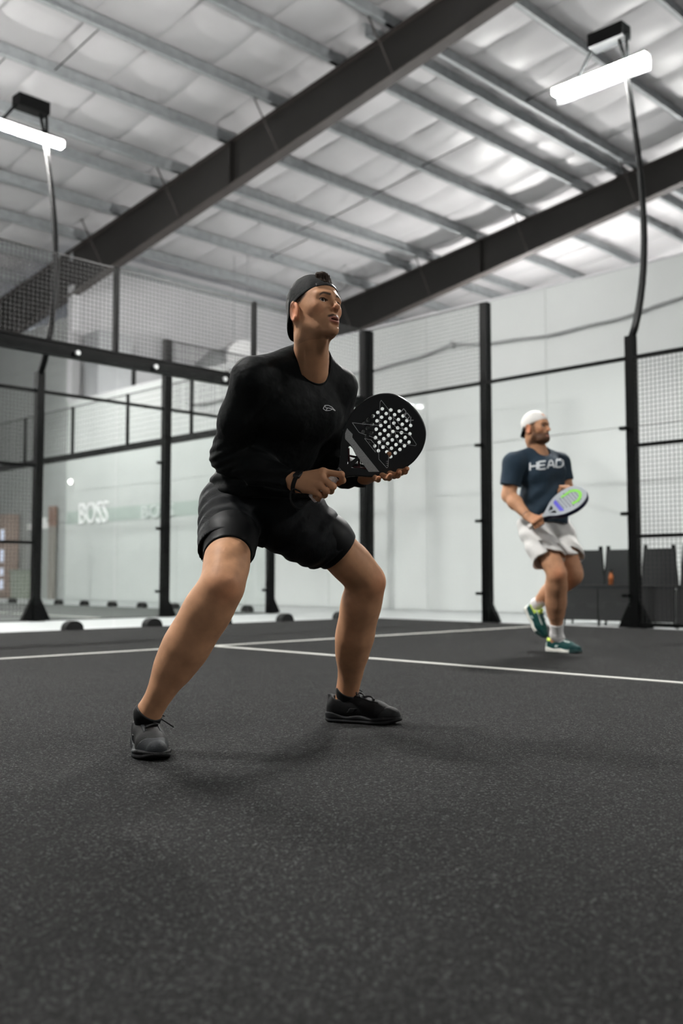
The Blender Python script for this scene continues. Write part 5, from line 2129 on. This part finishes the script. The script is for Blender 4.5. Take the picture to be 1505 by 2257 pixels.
# HEAD across the chest, laid on the cloth
HEADG = [[[(0, 0), (0, 1)], [(0, 0.5), (1, 0.5)], [(1, 0), (1, 1)]], [[(1, 0), (0, 0), (0, 1), (1, 1)], [(0, 0.5), (0.9, 0.5)]], [[(0, 1), (0.35, 0), (0.65, 0), (1, 1)], [(0.15, 0.62), (0.85, 0.62)]],
         [[(0, 0), (0.7, 0), (1, 0.25), (1, 0.75), (0.7, 1), (0, 1), (0, 0)]]]
hq = letters_on([(1166, 1020), (1243, 1012), (1243, 1028), (1166, 1037)], HEADG, 3.6)
hq2 = []
for poly in hq:                                     # split long strokes so they follow the cloth
    a_, b_, c_, d_ = [np.array(p) for p in poly]
    for t in range(3):
        u0, u1 = t / 3, (t + 1) / 3
        hq2.append([tuple(a_ + (b_ - a_) * u0), tuple(a_ + (b_ - a_) * u1), tuple(d_ + (c_ - d_) * u1), tuple(d_ + (c_ - d_) * u0)])
decal(hq2, tee2, 'chest_lettering', mat('pale_print', (0.62, 0.66, 0.68), 0.7), tee, ORG2, lift=0.004)

# white shorts
g1 = K['hipR'] + (K['kneeR'] - K['hipR']) * 0.72
g2 = K['hipL'] + (K['kneeL'] - K['hipL']) * 0.70
w1, w2 = nrm(K['kneeR'] - K['hipR']), nrm(K['kneeL'] - K['hipL'])


def shorts2(P_):
    d = el(P_, pel2 + V3(0, 0, -0.01), (0.186, 0.146, 0.13), R2)
    a_ = chain(P_, [K['hipR'], K['hipR'] + (K['kneeR'] - K['hipR']) * 0.8 + V3(-0.012, 0, 0)], [0.112, 0.122], 0.02)
    b_ = chain(P_, [K['hipL'], K['hipL'] + (K['kneeL'] - K['hipL']) * 0.8], [0.114, 0.128], 0.02)
    a_ = smax(smax(a_, pl(P_, g1, w1 + V3(-0.15, 0, 0.1)), 0.003), -rc(P_, g1 - w1 * 0.03, g1 + w1 * 0.3, 0.110, 0.114), 0.004)
    b_ = smax(smax(b_, pl(P_, g2, w2), 0.003), -rc(P_, g2 - w2 * 0.03, g2 + w2 * 0.3, 0.114, 0.118), 0.004)
    d = smin(smin(d, a_, 0.03), b_, 0.025)
    d = d + 0.005 * np.sin(((P_ - pel2) @ nrm(V3(0.5, 0.2, 0.8))) * 70 + 2 * wob(P_, 10.0, 5.0)) + 0.002 * wob(P_, 30.0, 2.0)
    return smax(d, P_[:, 2] - pel2[2] - 0.09, 0.005)


M_SHORTW = mat('white_cotton', (0.70, 0.69, 0.67), 0.8, bump=0.3, bscale=40)
lo, hi = bb([K['hipR'], K['hipL'], K['kneeR'], K['kneeL'], pel2], 0.16)
v, q = surf(shorts2, lo, hi, 0.006)
np_mesh('shorts', v, q, M_SHORTW, person2, origin=ORG2)


def sock2(ak, kn, fdir):
    u_ = nrm(kn - ak)

    def f_(P_):
        d = smin(rc(P_, ak - u_ * 0.005, ak + u_ * 0.11, 0.044, 0.050), rc(P_, ak, ak - u_ * 0.04 + fdir * 0.03, 0.043, 0.038), 0.02)
        d = d + 0.0016 * np.sin(((P_ - ak) @ u_) * 260)
        return smax(d, pl(P_, ak + u_ * 0.105, u_), 0.004)
    return f_


M_SOCKW = mat('white_sock', (0.76, 0.74, 0.73), 0.85)
for ak, kn, fd in ((K['ankR'], K['kneeR'], F2R[1]), (K['ankL'], K['kneeL'], F2L_dir)):
    lo, hi = bb([ak, ak + nrm(kn - ak) * 0.1], 0.08)
    lo[2] = max(lo[2], 0.0)
    v, q = surf(sock2(ak, kn, fd), lo, hi, 0.004)
    np_mesh('sock', v, q, M_SOCKW, person2, origin=ORG2)
SC2 = dict(upper=(0.004, 0.055, 0.052), toe=(0.006, 0.045, 0.045), stripe=(0.50, 0.58, 0.55), collar=(0.55, 0.72, 0.10), sole=(0.72, 0.72, 0.66), toe_sole=(0.02, 0.05, 0.05), tread=(0.05, 0.08, 0.08), lace=mat('teal_lace', (0.004, 0.04, 0.038), 0.7))
shoe_parts(person2, (F2R[0][0], F2R[0][1], 0.001), F2R[1], (0, 0, 1), SC2, L=0.30, res=0.004, res_sole=0.004)
upL = nrm(K['kneeL'] - K['ankL'])
upL = nrm(upL - F2L_dir * (upL @ F2L_dir))
shoe_parts(person2, F2L_heel, F2L_dir, upL, SC2, L=0.295, res=0.004, res_sole=0.004)
# thin bracelet
m = MB()
wv = nrm(K['wrR'] - K['elR'])
a_ = nrm(np.cross(wv, V3(0, 0, 1)))
b_ = np.cross(wv, a_)
ring = [tuple(K['wrR'] - wv * 0.015 + (a_ * math.cos(t) + b_ * math.sin(t)) * 0.0335) for t in np.linspace(0, 2 * math.pi, 20)]
MB().tube(ring, 0.003, 5).build('bracelet', M_BROWN, person2, smooth=True, off=tuple(ORG2))

# ---- the pale racket
rk2 = bpy.data.objects.new('padel_racket', None)
rk2.location = Q_E
COL.objects.link(rk2)
M2 = Matrix(((QL[0], QA[0], QN[0], 0), (QL[1], QA[1], QN[1], 0), (QL[2], QA[2], QN[2], 0), (0, 0, 0, 1)))
if M2.to_3x3().determinant() < 0:
    QL = -QL
    M2 = Matrix(((QL[0], QA[0], QN[0], 0), (QL[1], QA[1], QN[1], 0), (QL[2], QA[2], QN[2], 0), (0, 0, 0, 1)))
rk2.rotation_euler = M2.to_euler()
rk2.scale = (QS, QS, QS)
tag(rk2, 'pale grey padel racket with green and violet print held by the navy tee person', 'racket')
M_PALE = mat('pale_grey_face', (0.34, 0.37, 0.40), 0.5)
holes2 = [(0.024 * i + (0.012 if j % 2 else 0), 0.265 + 0.021 * j) for j in range(8) for i in range(-4, 5)]
holes2 = [(x, y) for (x, y) in holes2 if (x / 0.095) ** 2 + ((y - 0.335) / 0.095) ** 2 < 1]
curve_plate('face', [out_] + [circ(x, y, 0.0055, 8) for (x, y) in holes2] + throat[:2], 0.034, 0.003, M_PALE, rk2)
m = MB()
m.add([(x, y, z) for (x, y, z) in vv], ff)
m.build('rim', mat('navy_rim', (0.012, 0.016, 0.05), 0.3), rk2, smooth=True)
MB().tube([(0, 0.012 + 0.0045 * i, 0) for i in range(24)], [0.0158 + (0.0008 if i % 2 else 0.0) for i in range(24)], 12).build('grip', M_GRIP, rk2, smooth=True)
MB().tube([(0, -0.002, 0), (0, 0.004, 0), (0, 0.013, 0)], [0.016, 0.0188, 0.0178], 12).build('butt_cap', M_GRIP, rk2, smooth=True)
MB().tube([(0, 0.112, 0), (0, 0.138, 0)], [0.0186, 0.0205], 14).build('collar', M_PALE, rk2, smooth=True)


def plate2(polys, name, material):
    m_ = MB()
    for zs in (0.0174, -0.0174):
        for poly in polys:
            n_ = len(poly)
            m_.add([(x, y, zs + 0.0005) for (x, y) in poly] + [(x, y, zs - 0.0005) for (x, y) in poly],
                   [tuple(range(n_)), tuple(range(2 * n_ - 1, n_ - 1, -1))] + [(i, n_ + i, n_ + (i + 1) % n_, (i + 1) % n_) for i in range(n_)])
    return m_.build(name, material, rk2)


M_GREEN = mat('lime_print', (0.22, 0.62, 0.07), 0.5)
M_VIOLET = mat('violet_print', (0.10, 0.09, 0.55), 0.5)
arc = [(0.088 * math.cos(t), 0.345 + 0.082 * math.sin(t)) for t in np.linspace(math.radians(15), math.radians(165), 12)]
arc2 = [(0.060 * math.cos(t), 0.345 + 0.060 * math.sin(t)) for t in np.linspace(math.radians(165), math.radians(15), 12)]
plate2([[p for p in (arc[i], arc[i + 1], arc2[10 - i], arc2[11 - i])] for i in range(11)] + [[(-0.075, 0.30), (-0.055, 0.30), (-0.052, 0.36), (-0.08, 0.36)], [(0.052, 0.33), (0.08, 0.33), (0.082, 0.37), (0.058, 0.37)]], 'green_print', M_GREEN)
plate2([[(-0.06, 0.235), (0.06, 0.235), (0.08, 0.26), (-0.08, 0.26)]], 'violet_print', M_VIOLET)


# ================================================================== things behind the courts
# folded black chairs behind the side fence
def chair(a, b, rz, label, red=False):
    e = court_empty('chair', a, b, -0.015)
    e.rotation_euler = (0, 0, math.radians(155))
    tag(e, label, 'chair', 'black chairs behind the side fence')
    m = MB()
    m.hexa([(-0.20, -0.02, 0.46), (0.20, -0.02, 0.46), (0.20, 0.015, 0.46), (-0.20, 0.015, 0.46), (-0.165, -0.05, 0.90), (0.165, -0.05, 0.90), (0.165, -0.03, 0.90), (-0.165, -0.03, 0.90)])
    m.build('backrest', M_CHAIR, e)
    MB().box(-0.20, 0.20, -0.02, 0.40, 0.43, 0.475).build('seat', M_CHAIR, e)
    MB().box(-0.20, 0.20, 0.395, 0.415, 0.06, 0.43).build('front_panel', M_CHAIR2, e)
    for x in (-0.215, 0.195):
        MB().tube([(x + 0.01, 0.40, 0.0), (x + 0.01, 0.38, 0.43)], 0.012, 8).build('leg', M_BLACK, e)
        MB().tube([(x + 0.01, -0.06, 0.0), (x + 0.01, -0.01, 0.45), (x * 0.8 + 0.01, -0.055, 0.945)], 0.012, 8).build('leg', M_BLACK, e)
        MB().box(x * 0.75 - 0.012, x * 0.75 + 0.03, -0.06, -0.03, 0.89, 0.945).build('back_tip', M_BLACK, e)
    return e


M_CHAIR = mat('black_canvas', (0.010, 0.011, 0.012), 0.8)
M_CHAIR2 = mat('charcoal_canvas', (0.022, 0.022, 0.023), 0.8)


def on_line(px, a):
    """b where the view at picture column px crosses the line of constant a"""
    t = (px - 752.5) / FPX
    d1 = CA - a
    # (d1 - d2) / (d1 + d2) = t
    d2 = d1 * (1 - t) / (1 + t)
    return CB - d2


for px, lab in ((1294, 'black chair nearest the person in white shorts, behind the side fence'), (1368, 'black chair just left of the floodlight post behind the side fence'),
                (1452, 'black chair between the floodlight post and the right edge'), (1540, 'black chair cut off by the right edge of the picture')):
    chair(-0.85, on_line(px, -0.85), 0, lab)
bt = court_empty('water_bottle', -0.72, on_line(1345, -0.72), 0.462)
tag(bt, 'orange water bottle standing on the seat of the black chair left of the floodlight post', 'bottle')
MB().tube([(0, 0, 0), (0, 0, 0.10), (0, 0, 0.135), (0, 0, 0.16)], [0.026, 0.026, 0.016, 0.014], 12).build('bottle_body', mat('orange_plastic', (0.42, 0.12, 0.03), 0.4), bt, smooth=True)
MB().tube([(0, 0, 0.16), (0, 0, 0.185)], [0.02, 0.018], 12).build('bottle_cap', M_BLACK2, bt)

# lettering and band on the partition, seen through the glass
sg_ = court_empty('wall_sign', PART_A, -10.5, 1.9)
tag(sg_, 'sage grey band with white letters BOSS on the white partition wall', 'sign')
MB().box(0.001, 0.012, -3.25, 3.2, 0.02, 0.34).build('band', M_BAND, sg_)


def wall_text(body, b_mid, z_mid, size, width, name, material, parent, pb, pz):
    M4 = Matrix(((0, 0, 1, 0.016), (-1, 0, 0, 0), (0, 1, 0, 0), (0, 0, 0, 1)))
    M4 = Matrix(((0, 0, 1, 0.02), (1, 0, 0, b_mid - pb), (0, 1, 0, z_mid - pz), (0, 0, 0, 1)))
    return text_mesh(name, body, size, material, parent, M4, extrude=0.02, width=width, offset=0.004)


wall_text('BOSS', -12.42, 2.13, 0.76, 0.80, 'lettering', mat('letter_white', (0.93, 0.93, 0.94), 0.5), sg_, -10.5, 1.9)
wall_text('BOSS', -9.65, 2.05, 0.42, 1.35, 'small_lettering', mat('faded_white', (0.62, 0.66, 0.65), 0.6), sg_, -10.5, 1.9)

M_GREY2 = mat('taupe_paint', (0.24, 0.22, 0.20), 0.6)
# narrow brown post and tall cabinet on the eave wall, small white sign, lit dot
pb_ = court_empty('wood_post', PART_A + 0.12, -14.25, -0.015)
tag(pb_, 'narrow brown upright post left of the white BOSS letters', 'post')
MB().box(-0.05, 0.05, -0.12, 0.12, 0, 1.9).build('shaft', M_GREY2, pb_)
MB().box(-0.055, 0.055, -0.125, 0.125, 1.9, 2.42).build('brown_top', M_BROWN, pb_)
cb = court_empty('display_cabinet', PART_A + 0.25, -16.4, -0.015)
tag(cb, 'tall narrow tan display cabinet with small lit shelves at the far left', 'cabinet')
MB().box(-0.2, 0.2, -0.20, 0.20, 0, 2.3).build('cabinet_body', mat('tan_laminate', (0.34, 0.25, 0.21), 0.6), cb)
M_GLOW = mat('lit_shelf', (0.5, 0.55, 0.7), 0.4, emit=(0.75, 0.82, 1.0), estr=0.55)
for zz, hh in ((0.25, 0.25), (0.62, 0.2), (0.98, 0.35), (1.52, 0.36)):
    MB().box(0.2, 0.21, -0.04, 0.13, zz, zz + hh).build('lit_shelf', M_GLOW, cb)
ws = court_empty('wall_sign', PART_A + 0.012, -15.0, 1.84)
tag(ws, 'small white sign on the far wall between the cabinet and the brown post', 'sign')
MB().box(0, 0.04, -0.75, 0.6, 0, 0.16).build('board', M_WHITE, ws)
MB().box(0, 0.04, -0.30, 0.25, 0.16, 0.30).build('raised_board', M_WHITE, ws)
gb = court_empty('bin', PART_A + 0.4, -15.3, -0.015)
tag(gb, 'grey green bin standing against the far wall beside the brown post', 'bin')
MB().hexa([(-0.2, -0.2, 0), (0.2, -0.2, 0), (0.2, 0.2, 0), (-0.2, 0.2, 0), (-0.24, -0.24, 0.7), (0.24, -0.24, 0.7), (0.24, 0.24, 0.7), (-0.24, 0.24, 0.7)]).build('bin_body', mat('sage_plastic', (0.30, 0.33, 0.28), 0.6), gb)
MB().box(-0.26, 0.26, -0.26, 0.26, 0.7, 0.76).build('lid', mat('sage_plastic_lid', (0.24, 0.27, 0.23), 0.6), gb)
wl = court_empty('wall_lamp', -3.18, -13.45, 3.0)
tag(wl, 'small round lit lamp high on the wall left of the BOSS letters', 'lamp')
MB().tube([(0, 0, 0), (0.05, 0, 0)], 0.07, 16).build('lamp_base', M_WHITE, wl)
MB().tube([(0.05, 0, 0), (0.09, 0, 0)], [0.06, 0.04], 16).build('lamp_globe', mat('small_globe', (0.9, 0.9, 0.9), 0.4, emit=(1, 0.97, 0.9), estr=8.0), wl)

# ventilation above the partition
hv = court_empty('air_duct', -3.9, B_FAR + 0.75, 4.2)
tag(hv, 'square grey air duct dropping behind the partition by the eave wall', 'duct')
MB().box(-0.55, 0.45, -0.35, 0.3, 0, 2.7).build('duct_body', M_GREY, hv)
for zz in (0.9, 1.8):
    MB().box(-0.58, 0.48, -0.38, 0.33, zz, zz + 0.05).build('flange', M_GREY, hv)
MB().box(-0.75, -0.58, -0.1, 0.2, 1.25, 1.9).build('damper_box', M_BLACK2, hv)
rd = court_empty('round_duct', -7.2, -11.5, 6.6)
tag(rd, 'large round white ventilation drum with a grey elbow high behind the partition', 'duct')


def local_dir(w):
    """world direction -> court axes"""
    x, y, z = w
    return Vector((-(x + y) * SQ, (x - y) * SQ, z))


ax_ = local_dir((0.25, -0.93, -0.22)).normalized()
MB().tube([tuple(ax_ * -1.1), tuple(ax_ * 0.0)], 0.40, 24).build('drum', M_WHITE, rd, smooth=False)
MB().tube([tuple(ax_ * -0.06), tuple(ax_ * 0.02)], 0.44, 24).build('drum_ring', M_WHITE, rd)
sd = local_dir((-1, 0.3, 0.0)).normalized()
MB().tube([tuple(ax_ * -0.7), tuple(ax_ * -0.7 + sd * 0.8 + Vector((0, 0, -0.1))), tuple(ax_ * -0.7 + sd * 1.3 + Vector((0, 0, -0.5))), tuple(ax_ * -0.7 + sd * 1.45 + Vector((0, 0, -1.5)))], 0.3, 16).build('elbow', M_GREY, rd, smooth=True)
for s_ in (-0.2, 0.2):
    MB().tube([tuple(ax_ * -0.5 + sd * s_ + Vector((0, 0, 0.35))), tuple(ax_ * -0.5 + sd * s_ + Vector((0, 0, roof_z(-11.5) + 0.1 - 6.6)))], 0.012, 6).build('hanger', M_GREY, rd)

# slack rope of the ball net along the partition, and the net's edge
rp = court_empty('net_rope', PART_A + 0.06, 0, 0)
tag(rp, 'slack grey rope sagging along the top of the white partition wall', 'rope')
pts = []
for i in range(-140, 90):
    b_ = i * 0.06
    ph = ((b_ + 1.0) % 4.2) / 4.2
    pts.append((0, b_, 4.33 + 0.16 * (2 * ph - 1) ** 2 + 0.01 * math.sin(b_ * 5)))
MB().tube(pts, 0.02, 6).build('rope_line', M_ROPE, rp, smooth=True)
for b_ in (-5.2, -1.0, 3.2):
    MB().box(-0.06, 0.03, b_ - 0.03, b_ + 0.03, 4.44, 4.54).build('rope_hook', M_ROPE, rp)
